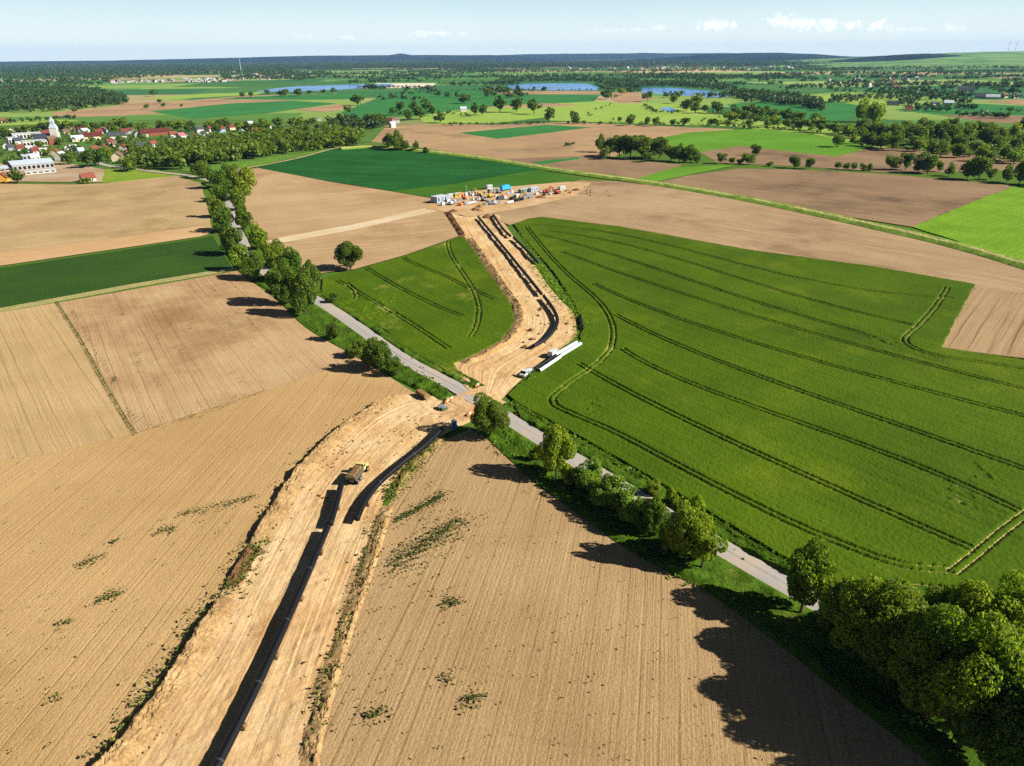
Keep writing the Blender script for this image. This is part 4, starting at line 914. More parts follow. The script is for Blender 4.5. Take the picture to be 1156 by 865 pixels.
# articulated dump truck
t = thing('dump_truck', 'loaded dump truck with pale cab driving up the dirt strip', 'dump truck', at(405,540), head((399,546), (416,524)))
MB().box(-4.6, 3.2, -.55, .55, .9, 1.35).build('chassis', M['grey'], t)
MB().prism([(-5.0,2.0),(-4.4,1.3),(.6,1.3),(1.0,2.9),(-5.3,2.9)], -1.5, 1.5).build('dump_bed', M['bed'], t); t.scale = (.9, .9, .9)
bm_ = MB(); random.seed(3)
for k in range(7): bm_.box(-4.9+k*.8, -4.0+k*.8, -1.25+random.uniform(0,.2), 1.25-random.uniform(0,.2), 2.6, 3.15+random.uniform(0,.35), .2, .35)
bm_.build('soil_load', M['soilload'], t)
MB().prism([(1.5,1.2),(3.0,1.2),(3.0,2.3),(2.7,3.3),(1.5,3.3)], -1.2, 1.2).build('cab', M['cream'], t)
MB().prism([(2.99,2.35),(3.04,2.35),(2.76,3.15),(2.71,3.15)], -1.05, 1.05).build('windscreen', M['glass'], t)
for s in (-1, 1): MB().box(1.7, 2.7, s*1.21-.02, s*1.21+.02, 2.3, 3.05).build('side_window', M['glass'], t)
MB().prism([(3.0,1.0),(4.9,1.0),(4.9,1.7),(4.6,2.1),(3.0,2.25)], -1.15, 1.15).build('bonnet', M['cream'], t)
for x in (-3.6, -1.9, 3.3):
    for s in (-1, 1): wheel(t, x, s*1.3, .85, .6)
random.seed(11)
def van(x, y, hd, label, dark=False):
    t = thing('van', label, 'van', at(x, y, .58), hd); 
    MB().prism([(-2.8,.45),(2.75,.45),(2.8,1.15),(2.0,1.4),(1.3,2.35),(-2.8,2.4)], -1.0, 1.0).build('body', M['white'], t)
    MB().prism([(2.0,1.42),(2.06,1.42),(1.38,2.28),(1.32,2.28)], -.88, .88).build('windscreen', M['glass'], t)
    for s in (-1, 1):
        MB().box(.55, 1.45, s*1.0-.015, s*1.0+.015, 1.4, 2.1, .25, 0).build('side_window', M['glass'], t)
        MB().box(2.76, 2.83, s*.75-.16, s*.75+.16, .85, 1.1).build('headlight', M['grey'], t)
    for xx in (-1.8, 1.8):
        for s in (-1, 1): wheel(t, xx, s*.92, .36, .24)
    return t
van(625, 403, head((616,409), (634,397)), 'white panel van parked beside the touching white pipes')
def pickup(x, y, hd, label):
    t = thing('flatbed_truck', label, 'truck', at(x, y, .58), hd)
    MB().box(-3.4, 2.6, -.4, .4, .55, .8).build('chassis', M['grey'], t)
    b = MB().box(-3.4, .6, -1.1, 1.1, .85, .98)
    b.box(-3.4, .6, -1.12, -1.06, .98, 1.4).box(-3.4, .6, 1.06, 1.12, .98, 1.4).box(-3.46, -3.4, -1.1, 1.1, .98, 1.4); b.build('load_bed', M['grey'], t)
    MB().prism([(.7,.6),(2.9,.6),(2.95,1.2),(2.4,1.4),(1.9,2.2),(.7,2.25)], -1.05, 1.05).build('cab', M['white'], t)
    MB().prism([(2.41,1.42),(2.47,1.42),(1.99,2.14),(1.93,2.14)], -.9, .9).build('windscreen', M['glass'], t)
    for s in (-1, 1): MB().box(1.0, 1.85, s*1.05-.015, s*1.05+.015, 1.4, 2.05, .15, 0).build('side_window', M['glass'], t)
    MB().box(-3.0, -.4, -.8, .8, .98, 1.5, .1, .1).build('cargo', M['white'], t)
    for xx in (-2.2, 1.9):
        for s in (-1, 1): wheel(t, xx, s*.95, .42, .28)
pickup(594, 425, head((604,419), (588,431)), 'white flatbed truck parked beside the lower white pipe')

# portable toilet
t = thing('portable_toilet', 'blue portable toilet cabin standing in the shade by the road crossing', 'toilet', at(513,484), head((500,490), (525,478)))
MB().box(-.58, .58, -.58, .58, .12, 2.15).build('cabin', M['blue'], t); MB().box(-.66, .66, -.66, .66, 2.15, 2.4, .2, .2).build('roof', M['white'], t)
MB().box(-.6, .6, -.6, .6, 0, .12).build('base', M['rubber'], t); d_ = MB().box(-.42, .42, -.62, -.58, .2, 2.0).build('door', M['blue'], t); MB().box(.25, .33, -.66, -.62, 1.0, 1.15).build('handle', M['grey'], d_)
# trailer cabin by the road
t = thing('cargo_trailer', 'grey flat trailer parked at the field corner left of the crossing', 'trailer', at(478,450), head((471,444), (486,454)))
MB().box(-3.0, 3.0, -1.1, 1.1, .7, .9).build('deck', M['timber'], t); MB().box(-2.9, 2.6, -1.0, 1.0, .9, 1.7, .1, .1).build('cargo', M['soilload'], t)
MB().tube([(3.0, 0, .75), (4.3, 0, .6)], .08, 6).build('drawbar', M['grey'], t)
for x in (-.6, .5):
    for s in (-1, 1): wheel(t, x, s*1.15, .4, .25)
# site fencing and barriers
def barrier(x, y, hd, label, mat='orange', n=3):
    t = thing('barrier', label, 'barrier', at(x, y), hd, 'barriers at the road crossing')
    for i in range(n):
        b = MB(); X = -n*.55+i*1.1; b.box(X, X+1.0, -.05, .05, .15, 1.0); b.build('panel', M[mat if i % 2 == 0 else 'white'], t)
        MB().box(X+.4, X+.6, -.3, .3, 0, .12).build('foot', M['rubber'], t)
barrier(507, 455, head((503,457), (512,451)), 'orange and white barrier left of the crossing on the road edge', n=4)
barrier(531, 470, head((526,473), (536,466)), 'orange barrier beside the round dark tree at the crossing', n=3)
barrier(539, 438, head((534,442), (545,435)), 'orange barrier across the road at the mouth of the upper strip', n=2)
for x, y, lb, m in [(498,462,'low grey box left in the sand near the orange barrier','grey'),(502,464,'green tank lying in the sand below the orange barrier','green_paint')]:
    t = thing('site_box', lb, 'box', at(x, y), .4); MB().box(-.9,.9,-.5,.5,0,.8).build('body', M[m], t); MB().box(-.95,.95,-.55,.55,.8,.9).build('lid', M['grey'], t)

# work camp
def container(x, y, hd, L, wd, h, mat, label, roof='r_grey'):
    t = thing('site_container', label, 'container', at(x, y, .7), hd, 'containers of the work camp')
    MB().box(-L/2, L/2, -wd/2, wd/2, .15, h).build('body', M[mat], t); MB().box(-L/2-.1, L/2+.1, -wd/2-.1, wd/2+.1, h, h+.18).build('roof', M[roof], t)
    MB().box(-L*.1, L*.1, -wd/2-.04, -wd/2, .3, h-.4).build('door', M['grey'], t)
    for s in (-.33, .3): MB().box(L*s-.6, L*s+.6, -wd/2-.03, -wd/2, 1.1, h-.6).build('window', M['glass'], t)
def excavator(x, y, hd, label, mat='yellow', up=0.0):
    t = thing('excavator', label, 'excavator', at(x, y, .7), hd, 'machines of the work camp')
    for s in (-1, 1): MB().prism([(-2.0,.3),(-1.7,0),(1.7,0),(2.0,.3),(2.0,.6),(1.7,.9),(-1.7,.9),(-2.0,.6)], s*1.2-.3, s*1.2+.3).build('track', M['rubber'], t)
    MB().box(-2.2, 1.4, -1.3, 1.3, 1.05, 2.1, .1, .05).build('body', M[mat], t); c = MB().prism([(.0,2.1),(1.5,1.2),(1.6,2.3),(1.3,3.1),(.0,3.1)], .3, 1.25).build('cab', M[mat], t)
    MB().prism([(1.62,1.6),(1.66,1.6),(1.66,2.3),(1.36,3.0),(1.32,3.0)], .4, 1.15).build('window', M['glass'], c)
    MB().tube([(1.2,-.4,1.8),(3.2,-.4,4.6+up),(5.2,-.4,4.9+up)], .28, 6).build('boom', M[mat], t); MB().tube([(5.0,-.4,5.0+up),(6.2,-.4,2.4+up)], .22, 6).build('stick', M[mat], t)
    MB().prism([(5.8,2.4+up),(6.6,2.5+up),(6.7,1.6+up),(6.0,1.2+up),(5.5,1.8+up)], -1.0, .2).build('bucket', M['grey'], t)
def lorry(x, y, hd, label, cab='white', box='cyan', L=8.0, h=3.3):
    t = thing('lorry', label, 'lorry', at(x, y, .7), hd, 'lorries of the work camp')
    MB().box(-L/2, L/2, -.5, .5, .7, 1.0).build('chassis', M['grey'], t); MB().box(-L/2, L/2-2.4, -1.25, 1.25, 1.05, h, .05, .1).build('load_box', M[box], t)
    MB().prism([(L/2-2.2,.8),(L/2,.8),(L/2,2.0),(L/2-.4,2.9),(L/2-2.2,3.0)], -1.2, 1.2).build('cab', M[cab], t); MB().prism([(L/2+.01,2.0),(L/2+.05,2.0),(L/2-.34,2.8),(L/2-.4,2.8)], -1.05, 1.05).build('windscreen', M['glass'], t)
    for xx in (-L/2+1, -L/2+2.2, L/2-1.2):
        for s in (-1, 1): wheel(t, xx, s*1.05, .5, .35)
def stack(x, y, hd, n, L, mat, label, rad=.35):
    t = thing('pipe_stack', label, 'pipe stack', at(x, y, .7), hd, 'stacked goods of the work camp')
    for r_ in range(n):
        for k in range(n-r_): MB().tube([(-L/2, (k-(n-r_-1)/2)*2*rad, rad+r_*rad*1.75), (L/2, (k-(n-r_-1)/2)*2*rad, rad+r_*rad*1.75)], rad, 10).build('pipe', M[mat], t, True)
hx = head((480,230), (560,214))
container(496, 229, hx, 11, 7, 4.4, 'w_blue', 'large pale blue white-roofed container block at the left end of the camp', 'r_white')
container(508, 224, hx, 6, 2.5, 2.6, 'white', 'small white container right behind the pale blue block')
container(516, 223, hx, 6, 2.5, 2.7, 'yellow', 'yellow container in the camp left of the white bags')
container(556, 218, hx, 9, 2.8, 2.8, 'grey', 'long grey container behind the excavators', 'r_white')
container(552, 214, hx, 6, 2.5, 2.8, 'white', 'white container at the back edge of the camp by the green field')
container(592, 218, hx, 12, 3, 2.8, 'green_paint', 'long green container with pale roof right of the blue lorry')
container(602, 217, hx, 9, 3, 3.0, 'w_blue', 'pale blue container at the right of the long green one', 'r_grey')
container(634, 215, hx, 7, 2.6, 2.6, 'white', 'white container standing alone at the right end of the camp')
lorry(571, 216, hx, 'bright blue covered lorry at the back of the camp', 'cyan', 'cyan', 11, 4.4)
lorry(566, 227, hx, 'dark blue lorry in the middle of the camp', 'white', 'r_dark', 9, 3.2)
lorry(580, 226, hx+.15, 'flat dark lorry in front of the long green container', 'white', 'rubber', 9, 2.0)
lorry(510, 232, hx+.3, 'small blue and white lorry in front of the pale blue block', 'blue', 'white', 6.5, 2.6)
lorry(556, 232, hx-.5, 'small white lorry by the dark sand pit', 'white', 'grey', 6, 2.2)
excavator(546, 228, 2.3, 'grey excavator left of the dark blue lorry', 'grey'); excavator(553, 224, 1.2, 'yellow excavator behind the grey one', 'yellow', .8)
excavator(541, 222, 2.8, 'yellow excavator among the white bags', 'yellow', .5); excavator(628, 220, 2.6, 'rusty red excavator near the right end of the camp', 'red')
excavator(616, 219, .4, 'rusty red excavator right of the pale blue container', 'red', .4); excavator(563, 219, 2.0, 'dark excavator beside the bright blue lorry', 'grey', .6)
excavator(524, 226, 2.5, 'orange excavator right of the small white container', 'orange', .3)
stack(585, 228, hx, 3, 11, 'dark_steel', 'dark pipe stack before the long green container'); stack(576, 230, hx, 2, 9, 'white_pipe', 'white pipe stack in front of the dark blue lorry')
stack(596, 222, hx, 3, 9, 'grey', 'grey pipe stack under the long green container'); stack(531, 231, hx, 2, 12, 'r_grey', 'pale pipe stack above the light sand platform')
for i, (x, y, s) in enumerate([(521,228,1.6),(526,222,2.2),(530,221,2.4),(534,222,2.0),(537,221,2.4),(541,226,1.6),(518,231,1.3),(528,226,1.8),(534,227,1.6),(549,220,1.8)]):
    t = thing('bulk_bag', f'white bulk bag of the camp heap, {ORD[sorted([521,526,530,534,537,541,518,528,534.5,549]).index(x if i != 8 else 534.5)]} from the left', 'bulk bag', at(x, y, .7), i*.7, 'white bulk bags of the work camp')
    MB().box(-s/2, s/2, -s/2, s/2, 0, s*1.05, s*.08, s*.08).build('bag', M['white'], t); MB().box(-s*.12, s*.12, -s*.12, s*.12, s*1.05, s*1.25).build('spout', M['white'], t)
CR = sorted([(500,233),(506,229),(512,229),(520,233),(524,230),(538,228),(543,224),(548,233),(552,229),(560,223),(562,231),(569,222),(574,221),(578,219),(584,222),(588,224),(592,226),(599,225),(606,221),(609,218),(614,222),(621,221),(625,217),(631,219),(640,217),(644,219)])
for i, (x, y) in enumerate(CR):
    L_, w_, h_ = random.uniform(1.6, 4.2), random.uniform(1.2, 2.4), random.uniform(.9, 2.6); m_ = random.choice(['grey', 'white', 'timber', 'rubber', 'grey', 'w_blue', 'orange', 'r_grey'])
    t = thing('crate', f'crate or bundle in the work camp, {ORD[i]} from the left', 'crate', at(x, y, .7), hx+random.uniform(-.5, .5), 'crates of the work camp')
    MB().box(-L_/2, L_/2, -w_/2, w_/2, .15, h_, .05, .05).build('body', M[m_], t); b_ = MB()
    for q in (-.35, 0, .35): b_.box(L_*q-.1, L_*q+.1, -w_/2, w_/2, 0, .15)
    b_.build('skid', M['timber'], t)
# mast at the camp, spoil piles
t = thing('floodlight_mast', 'thin white floodlight mast among the white bags', 'mast', at(527,225,.7), 0); MB().tube([(0,0,0),(0,0,9)], .12, 6).build('pole', M['white'], t); MB().box(-.6,.6,-.2,.2,8.6,9.2).build('lamp', M['white'], t)
def pile(x, y, r_, h, label, mat, seed, z=.5):
    b = P(x, y); V, Q = [], []; k = 18; rr = random.Random(seed)
    for j in range(7):
        q = 1-j/6.5
        for i in range(k): th = 2*math.pi*i/k; d = r_*q*rr.uniform(.85, 1.12); V.append((d*math.cos(th), d*math.sin(th)*.8, h*(1-q**1.15)*rr.uniform(.9, 1.05)))
    for j in range(6):
        for i in range(k): Q.append((j*k+i, j*k+(i+1) % k, (j+1)*k+(i+1) % k, (j+1)*k+i))
    Q.append(tuple(6*k+i for i in range(k))); o = mesh_np('sand_pile', V, Q, mat); o.location = (b[0], b[1], z); tag(o, label, 'sand pile', 'sand piles at the head of the strip')
pile(543, 238, 7, 4.2, 'steep sand pile with a dark shaded side at the head of the strip', heapm, 1, .7); pile(551, 246, 4, 2.2, 'low brown earth pile between the heads of the two upper pipes', darkheap, 2, .6); pile(512, 240, 3.5, 2.0, 'small dark earth pile below the pale blue container block', darkheap, 3, .6)
pile(650, 216, 4, 1.8, 'brown earth pile right of the lone white container', darkheap, 4, .6); pile(610, 224, 4.5, 1.6, 'flat earth pile on the bare ground before the camp', darkheap, 5, .6)

# ------------------------------------------------------------------ buildings
def house(x, y, wpx, deep, hgt, hd, wall, roof, label, group=None, rise=None, name='house', chimney=True, cat='house', win=True, parts=True):
    """gable house; wpx = apparent length of the ridge side in the picture"""
    b = P(x, y); dep = proj(b)[2]; L = wpx*dep/F; wd = deep; rise = rise or wd*.45
    t = thing(name, label, cat, (b[0], b[1], .3), hd, group)
    prof = [(-wd/2, -1), (wd/2, -1), (wd/2, hgt), (0, hgt+rise), (-wd/2, hgt)]
    mb = MB(); mb.prism(prof, -L/2, L/2); mb.v = [(y_, x_, z_) for x_, y_, z_ in mb.v]; mb.f = [tuple(reversed(f)) for f in mb.f]; mb.build('wall', M[wall], t)
    rf = MB(); o_ = .5
    for s in (-1, 1):
        p = [(s*.0, hgt+rise+.05), (s*(wd/2+o_), hgt-o_*rise/(wd/2)+.05), (s*(wd/2+o_), hgt-o_*rise/(wd/2)+.3), (0, hgt+rise+.32)]
        rf.prism(p if s > 0 else p[::-1], -L/2-o_, L/2+o_)
    rf.v = [(y_, x_, z_) for x_, y_, z_ in rf.v]; rf.f = [tuple(reversed(f)) for f in rf.f]; ro = rf.build('roof', M[roof], t)
    if chimney: MB().box(L*.2-.4, L*.2+.4, -.4, .4, hgt+rise*.5, hgt+rise+1.2).build('chimney', M['w_brick'], ro)
    if win:
        for s in (-1, 1):
            k = max(2, int(L/4))
            for i in range(k):
                X = -L/2+(i+.5)*L/k; MB().box(X-.55, X+.55, s*wd/2-.03, s*wd/2+.03, .9, min(2.3, hgt-.3)).build('window', M['glass'], t)
    return t
rv = random.Random(9); HD = ang((60,170), (200,160))
V_ = [(22,163,10,9,5,.1,'w_white','r_dark','white gabled house with dark roof left of the white hall'),(18,160,8,8,5,1.3,'w_white','r_grey','white house end-on behind the white hall'),
 (5,139,8,8,4,.2,'w_cream','r_orange','orange-roofed house at the far left edge of the village back'),(96,152,14,9,5,.9,'w_white','r_white','bright white gabled house behind the long maroon barn'),
 (104,158,26,11,5,0,'w_cream','r_maroon','long maroon-roofed barn right of the church'),(88,160,14,10,4,.1,'w_cream','r_grey','grey-roofed cream building between church and maroon barn'),
 (133,157,20,10,4.5,0,'w_white','r_dark','long dark-roofed white house east of the maroon barn'),(142,152,10,8,5,.1,'w_white','r_red','red-roofed white house behind the long dark-roofed one'),
 (125,164,9,8,4,.3,'w_cream','r_red','small bright red-roofed house below the long dark-roofed one'),(133,166,12,8,4,.1,'w_cream','r_brown','brown-roofed house beside the small bright red-roofed one'),
 (176,153,36,11,5,.05,'w_brick','r_maroon','very long maroon-roofed brick barn in the middle of the village'),(163,155,8,8,5,.1,'w_white','r_maroon','maroon-roofed white wing at the left end of the long brick barn'),
 (173,166,10,8,4,.6,'w_white','r_orange','orange-roofed white cottage below the long brick barn'),(205,157,9,8,5,.4,'w_white','r_pink','rose-roofed white house right of the long brick barn'),
 (212,156,7,7,4,1.2,'w_grey','r_dark','small grey house next to the rose-roofed one'),(225,150,9,8,5.5,.3,'w_white','r_dark','dark-roofed white house with a blue-grey side'),(229,155,9,8,5,1.0,'w_white','r_dark','tall white gable end facing the wood'),
 (240,149,11,9,5.5,.2,'w_cream','r_red','red-roofed cream house with bright gable'),(262,147,7,7,4.5,.1,'w_cream','r_red','small red-roofed house between two gardens'),(273,148,10,8,4.5,.2,'w_blue','r_orange','pale blue house with orange roof'),
 (290,150,16,9,3.5,.1,'w_cream','r_orange','low long orange-red roof rising over the wood edge'),(303,146,8,8,5,.9,'w_white','r_dark','white gabled house with dark roof at the east end of the village'),(282,142,8,7,4,.1,'w_yellow','r_grey','yellowish house deep among the trees at the east end'),
 (361,137,4,6,4,1.1,'w_white','r_white','tiny white gable standing alone among the trees'),(53,155,9,9,6,.2,'w_brick','r_red','brick house with red roof left of the church'),(60,164,9,9,8,.1,'w_brick','r_brown','tall square brick house in front of the church'),
 (42,174,12,9,4,.3,'w_white','r_red','red-roofed white house below the white hall'),(64,176,7,8,4,1.0,'w_cream','r_orange','pinkish orange house below the brick house'),(70,181,14,10,5,1.0,'w_white','r_white','white-fronted barn with dark side above the pale yard'),
 (134,182,14,11,5.5,1.1,'w_cream','r_brown','large cream house with tan roof at the wood corner'),(129,176,6,7,5,.2,'w_white','r_maroon','small maroon-roofed house behind the large cream one'),(100,205,15,9,3.6,.1,'w_white','r_orange','orange-red roofed house alone at the edge of the tan field'),
 (5,205,11,9,4,1.15,'w_yellow','r_orange','yellow gabled house at the left frame edge'),(40,181,10,8,3.5,.1,'w_white','r_white','low white shed above the grey hall'),(12,170,7,7,4,.3,'w_grey','r_dark','small grey house left of the red-roofed one'),
 (75,152,7,7,4.5,.2,'w_cream','r_brown','small brown-roofed house just right of the church tower')]
for x, y, w, d, h, a, wl, rf, lb in V_: house(x, y, w*.88, d*.9, h*.9, HD+a, wl, rf, lb, 'village houses')
VR = random.Random(41)
for street, y0, y1, xs in [('upper', 149, 157, [14, 30, 48, 82, 92, 112, 118, 148, 156, 196, 218, 235, 250, 268, 296]), ('lower', 167, 179, [8, 24, 34, 50, 56, 76, 84, 92, 108, 118, 140, 146, 158, 182, 188])]:
    for i, x in enumerate(xs):
        rf_ = VR.choice(['r_red', 'r_orange', 'r_brown', 'r_dark', 'r_grey', 'r_maroon', 'r_red']); wl_ = VR.choice(['w_white', 'w_white', 'w_cream', 'w_blue', 'w_grey'])
        nm_ = {'r_red': 'red', 'r_orange': 'orange', 'r_brown': 'brown', 'r_dark': 'dark', 'r_grey': 'grey', 'r_maroon': 'maroon'}[rf_]
        house(x, VR.uniform(y0, y1), VR.uniform(5, 9), VR.uniform(6, 8.5), VR.uniform(3, 5), HD+VR.choice([.1, .2, 1.4, 1.0]), wl_, rf_, f'small {nm_}-roofed house, {ORD[i]} from the left in the {street} village street', 'small village houses')
# halls
def hall(x, y, Lp, wd, h, hd, wall, roof, label, windows=8, rise=1.5):
    t = house(x, y, Lp, wd, h, hd, wall, roof, label, 'village halls', rise, 'hall', False, 'hall', False)
    L = Lp*proj(P(x, y))[2]/F
    for i in range(windows):
        X = -L/2+(i+.5)*L/windows; MB().box(X-L/windows*.32, X+L/windows*.32, -wd/2-.06, -wd/2, .8, h*.72).build('window', M['glass'], t)
hall(36, 190, 40, 26, 5, HD+.05, 'w_grey', 'r_grey', 'long grey metal-roofed hall at the lower edge of the village', 9, 3.0)
hall(4, 193, 22, 16, 3, HD+.05, 'w_white', 'r_grey', 'low grey-roofed shed joined to the left of the grey hall', 4, 1.5); hall(46, 196, 30, 6, 2.5, HD+.05, 'w_white', 'r_white', 'low white lean-to along the front of the grey hall', 5, .5)
hall(32, 156, 30, 14, 6.5, HD, 'w_white', 'r_white', 'white flat-roofed school block, back wing, left of the church', 9, .6); hall(40, 165, 24, 14, 6.5, HD, 'w_white', 'r_white', 'white flat-roofed school block, front wing, with a band of windows', 7, .6)
hall(14, 163, 8, 14, 8, HD+.1, 'w_white', 'r_white', 'white square block at the left end of the school', 3, .5)
hall(32, 180, 12, 10, 4, HD+.1, 'w_grey', 'r_grey', 'grey shed behind the grey metal-roofed hall', 3, 1.2)
# church
b = P(65, 163); dep = proj(b)[2]; s = dep/F
t = thing('church', 'white village church with a tapering tower and small spire', 'church', (b[0], b[1], 0), HD+1.15); t.scale = (1.1, 1.1, 1.25)
MB().box(-4.2, 4.2, -4.2, 4.2, -1, 16, .5, .5).build('tower', M['w_white'], t)
sp = MB(); sp.box(-4.0, 4.0, -4.0, 4.0, 16, 19.5, 1.6, 1.6).box(-1.9, 1.9, -1.9, 1.9, 19.5, 22).box(-2.2, 2.2, -2.2, 2.2, 22, 27, 2.1, 2.1); sp.build('spire', M['r_grey'], t)
mb = MB(); mb.prism([(-4.6, -1), (4.6, -1), (4.6, 6), (0, 10.5), (-4.6, 6)], 4.3, 22); mb.build('nave', M['w_white'], t)
rf = MB()
for q in (-1, 1):
    p = [(0, 10.55), (q*5.1, 5.55), (q*5.1, 5.85), (0, 10.9)]; rf.prism(p if q > 0 else p[::-1], 4.2, 22.5)
rf.build('roof', M['r_dark'], t)
for zz in (6, 12):
    MB().box(-.7, .7, -4.32, 4.32, zz, zz+2.2).build('window', M['glass'], t)
# farms
for x, y, w, d, h, a, wl, rf, lb, gp in [(439,141,10,9,6,.3,'w_grey','r_red','red-roofed farmhouse among trees at the tan field edge','scattered farms'),(446,139,9,8,5,1.0,'w_grey','r_brown','grey barn joined to the red-roofed farmhouse','scattered farms'),
  (443,144,6,7,5,1.2,'w_white','r_grey','pale gable end in front of the red-roofed farmhouse','scattered farms'),(523,126,7,9,5,.7,'w_white','r_grey','white house with pale roof between dark trees over the meadow','scattered farms'),
  (1054,120,8,9,5,.8,'w_white','r_dark','white house with dark roof in the right farm hamlet','right hamlet'),(1070,119,10,10,5,.3,'w_white','r_grey','white house with grey roof right of the dark-roofed one','right hamlet'),(1026,126,7,9,4,.2,'w_cream','r_red','red-roofed cottage half hidden by the hamlet trees','right hamlet'),
  (1008,119,12,10,4,.1,'w_grey','r_dark','dark barn at the left of the right hamlet','right hamlet'),(1109,111,14,14,5,.1,'w_grey','r_dark','large dark barn at the far right farm','far right farm'),(1120,111.5,14,12,4,.1,'w_white','r_white','white-roofed barn at the far right farm','far right farm'),
  (1133,110.5,6,10,6,.9,'w_cream','r_orange','orange gabled house at the far right farm','far right farm'),(1146,111,9,10,5,.7,'w_white','r_dark','white gabled house at the right end of the far right farm','far right farm'),(1090,104,16,16,6,.1,'w_grey','r_dark','big dark barn alone beyond the right farms','far right farm')]:
    house(x, y, w, d, h, ang((900,120),(1100,124))+a, wl, rf, lb, gp, win=False)
# distant towns: specks, each a small gabled block
def speck_house(hl):
    mb = MB(); mb.prism([(-.5,-.1),(.5,-.1),(.5,.6),(0,1),(-.5,.6)], -.7, .7); o = mb.build('house', None); 
    for m in ('w_grey', 'r_brown', 'r_red'): o.data.materials.append(M[m])
    for p in o.data.polygons: p.material_index = hl if (p.normal.z > .2) else 0
    d = o.data; bpy.data.objects.remove(o); return d
SP = [speck_house(1), speck_house(2), speck_house(0)]
def town(px, n, seed, label, group, size=(8, 14), big=None):
    q = scatter_poly(px, n, seed); r = random.Random(seed)
    for i, (x, y) in enumerate(q):
        o = bpy.data.objects.new('house', SP[r.choice((0, 1, 2, 2))]); C.objects.link(o); s = r.uniform(*size); o.location = (x, y, 0); o.scale = (s, s*r.uniform(1, 1.6), s*r.uniform(.8, 1.1)); o.rotation_euler = (0, 0, r.uniform(0, 3.1)); tag(o, label, 'house', group)
town([(122,95.5),(180,93.5),(262,93),(262,90),(190,90.5),(125,93)], 60, 1, 'small pale house in the far village below the left forest', 'far village houses', (7, 12))
town([(252,91),(330,90),(332,86),(255,86)], 36, 2, 'small pale house in the far town at the near side of the central forest', 'far town houses', (8, 15))
town([(640,79),(760,80),(900,79),(905,76.5),(760,76),(640,76.5)], 44, 3, 'white speck of a house in the town on the horizon plain', 'horizon town houses', (9, 17))
town([(920,95),(1040,104),(1060,98),(1060,86),(930,90)], 30, 4, 'small pale house scattered on the right plain', 'right plain houses', (8, 13))
town([(420,69.8),(520,70.2),(520,69.2),(420,68.9)], 10, 5, 'long pale factory speck in the central forest', 'horizon factory blocks', (20, 30))

# ------------------------------------------------------------------ hills on the horizon
def hill(name, tops, D, mat, thick=3000):
    V, Q = [], []
    for x, y in tops:
        d = ray(x, y); k = D/d[1]; p = d*k; zt = CAMH + p[2]
        V += [(p[0]*(D-thick)/D, D-thick, -2), (p[0]*(D-thick*.45)/D, D-thick*.45, max(zt*.55, -1)), (p[0], D, max(zt, -1)), (p[0], D+thick, -2)]
    n = len(tops)
    for i in range(n-1):
        for j in range(3): Q.append((i*4+j, (i+1)*4+j, (i+1)*4+j+1, i*4+j+1))
    o = mesh_np(name, V, Q, mat, smooth=True); tag(o, kind='structure'); return o
def hill_mat(name, a, b, sc):
    t = NT(name); p = t.pos(); t.bsdf(t.mix(t.noise(p, sc, 5, 0.65, 0.42, 0.56), rgb(a), rgb(b)), 0.95, None, spec=0.0); return t.m
def wav(pts, k, amp, seed):
    r = np.random.default_rng(seed); q = resample(np.array(pts, float), k); q[:, 1] += np.convolve(r.normal(0, amp, k), np.ones(3)/3, 'same'); return q
dkh = hill_mat('forested_hill', '182428', '22322e', .0012); grh = hill_mat('farmed_hill', '4c7440', '6f8a50', .0022)
hill('hills', wav([(-500,72),(0,69.8),(130,68.3),(260,65.5),(350,63.0),(450,62.3),(560,62.4),(610,65),(640,68)], 90, .25, 1), 17000, dkh)
hill('hills', wav([(480,67),(540,63),(600,61.2),(700,60.2),(820,60),(900,61.5),(960,63.5),(1000,67)], 60, .3, 2), 21000, dkh)
hill('hills', wav([(690,69.5),(740,66),(790,62),(840,59.8),(875,59.4),(920,61),(970,65),(1010,69.5)], 40, .2, 3), 13000, dkh)
hill('hills', wav([(850,72),(900,69.5),(950,67),(1000,64.5),(1030,62.3),(1060,60.2),(1110,58.6),(1160,58.0),(1300,57),(1600,56)], 50, .2, 4), 9500, grh, 4200)
hill('hills', wav([(905,73),(945,68.5),(980,64),(1010,61.8),(1045,60.6),(1080,62),(1110,66),(1140,73)], 40, .25, 6), 8200, dkh, 1200)
hill('hills', [(438,62.5),(446,61.3),(451,60.3),(455,60.6),(466,62.5)], 21000, dkh)
# masts and turbines far off
for x, y, h, lb in [(272,79,11,'thin white radio mast rising from the central forest'),(1138,57,8,'pale wind turbine on the right horizon, left one'),(1146,57,7,'pale wind turbine on the right horizon, right one')]:
    D = 5200 if x < 500 else 9600; d = ray(x, y); p = d*(D/d[1]); hh = h*D/F
    t = thing('radio_mast' if x < 500 else 'wind_turbine', lb, 'mast' if x < 500 else 'wind turbine', (p[0], D, max(0, CAMH+p[2]-3)), 0)
    MB().tube([(0,0,0),(0,0,hh)], 2.0 if x < 500 else 2.5, 6, True, 1.2).build('mast', M['white'], t)
    if x > 500:
        for k in range(3):
            a = k*2.094+.4; MB().tube([(0,-3,hh),(math.sin(a)*hh*.5,-3,hh+math.cos(a)*hh*.5)], 1.6, 5, True, .4).build('blade', M['white'], t)

# ------------------------------------------------------------------ air
def haze_mat():
    t = NT('air'); v = t.n('ShaderNodeVolumePrincipled'); v.inputs['Color'].default_value = (.32, .58, 1.0, 1); v.inputs['Density'].default_value = 2.0e-5; v.inputs['Anisotropy'].default_value = 0.0
    t.l(v.outputs[0], t.out.inputs['Volume']); return t.m
hz = MB().box(-27000, 27000, -2500, 27000, -4, 420).build('haze', haze_mat()); tag(hz, kind='stuff')

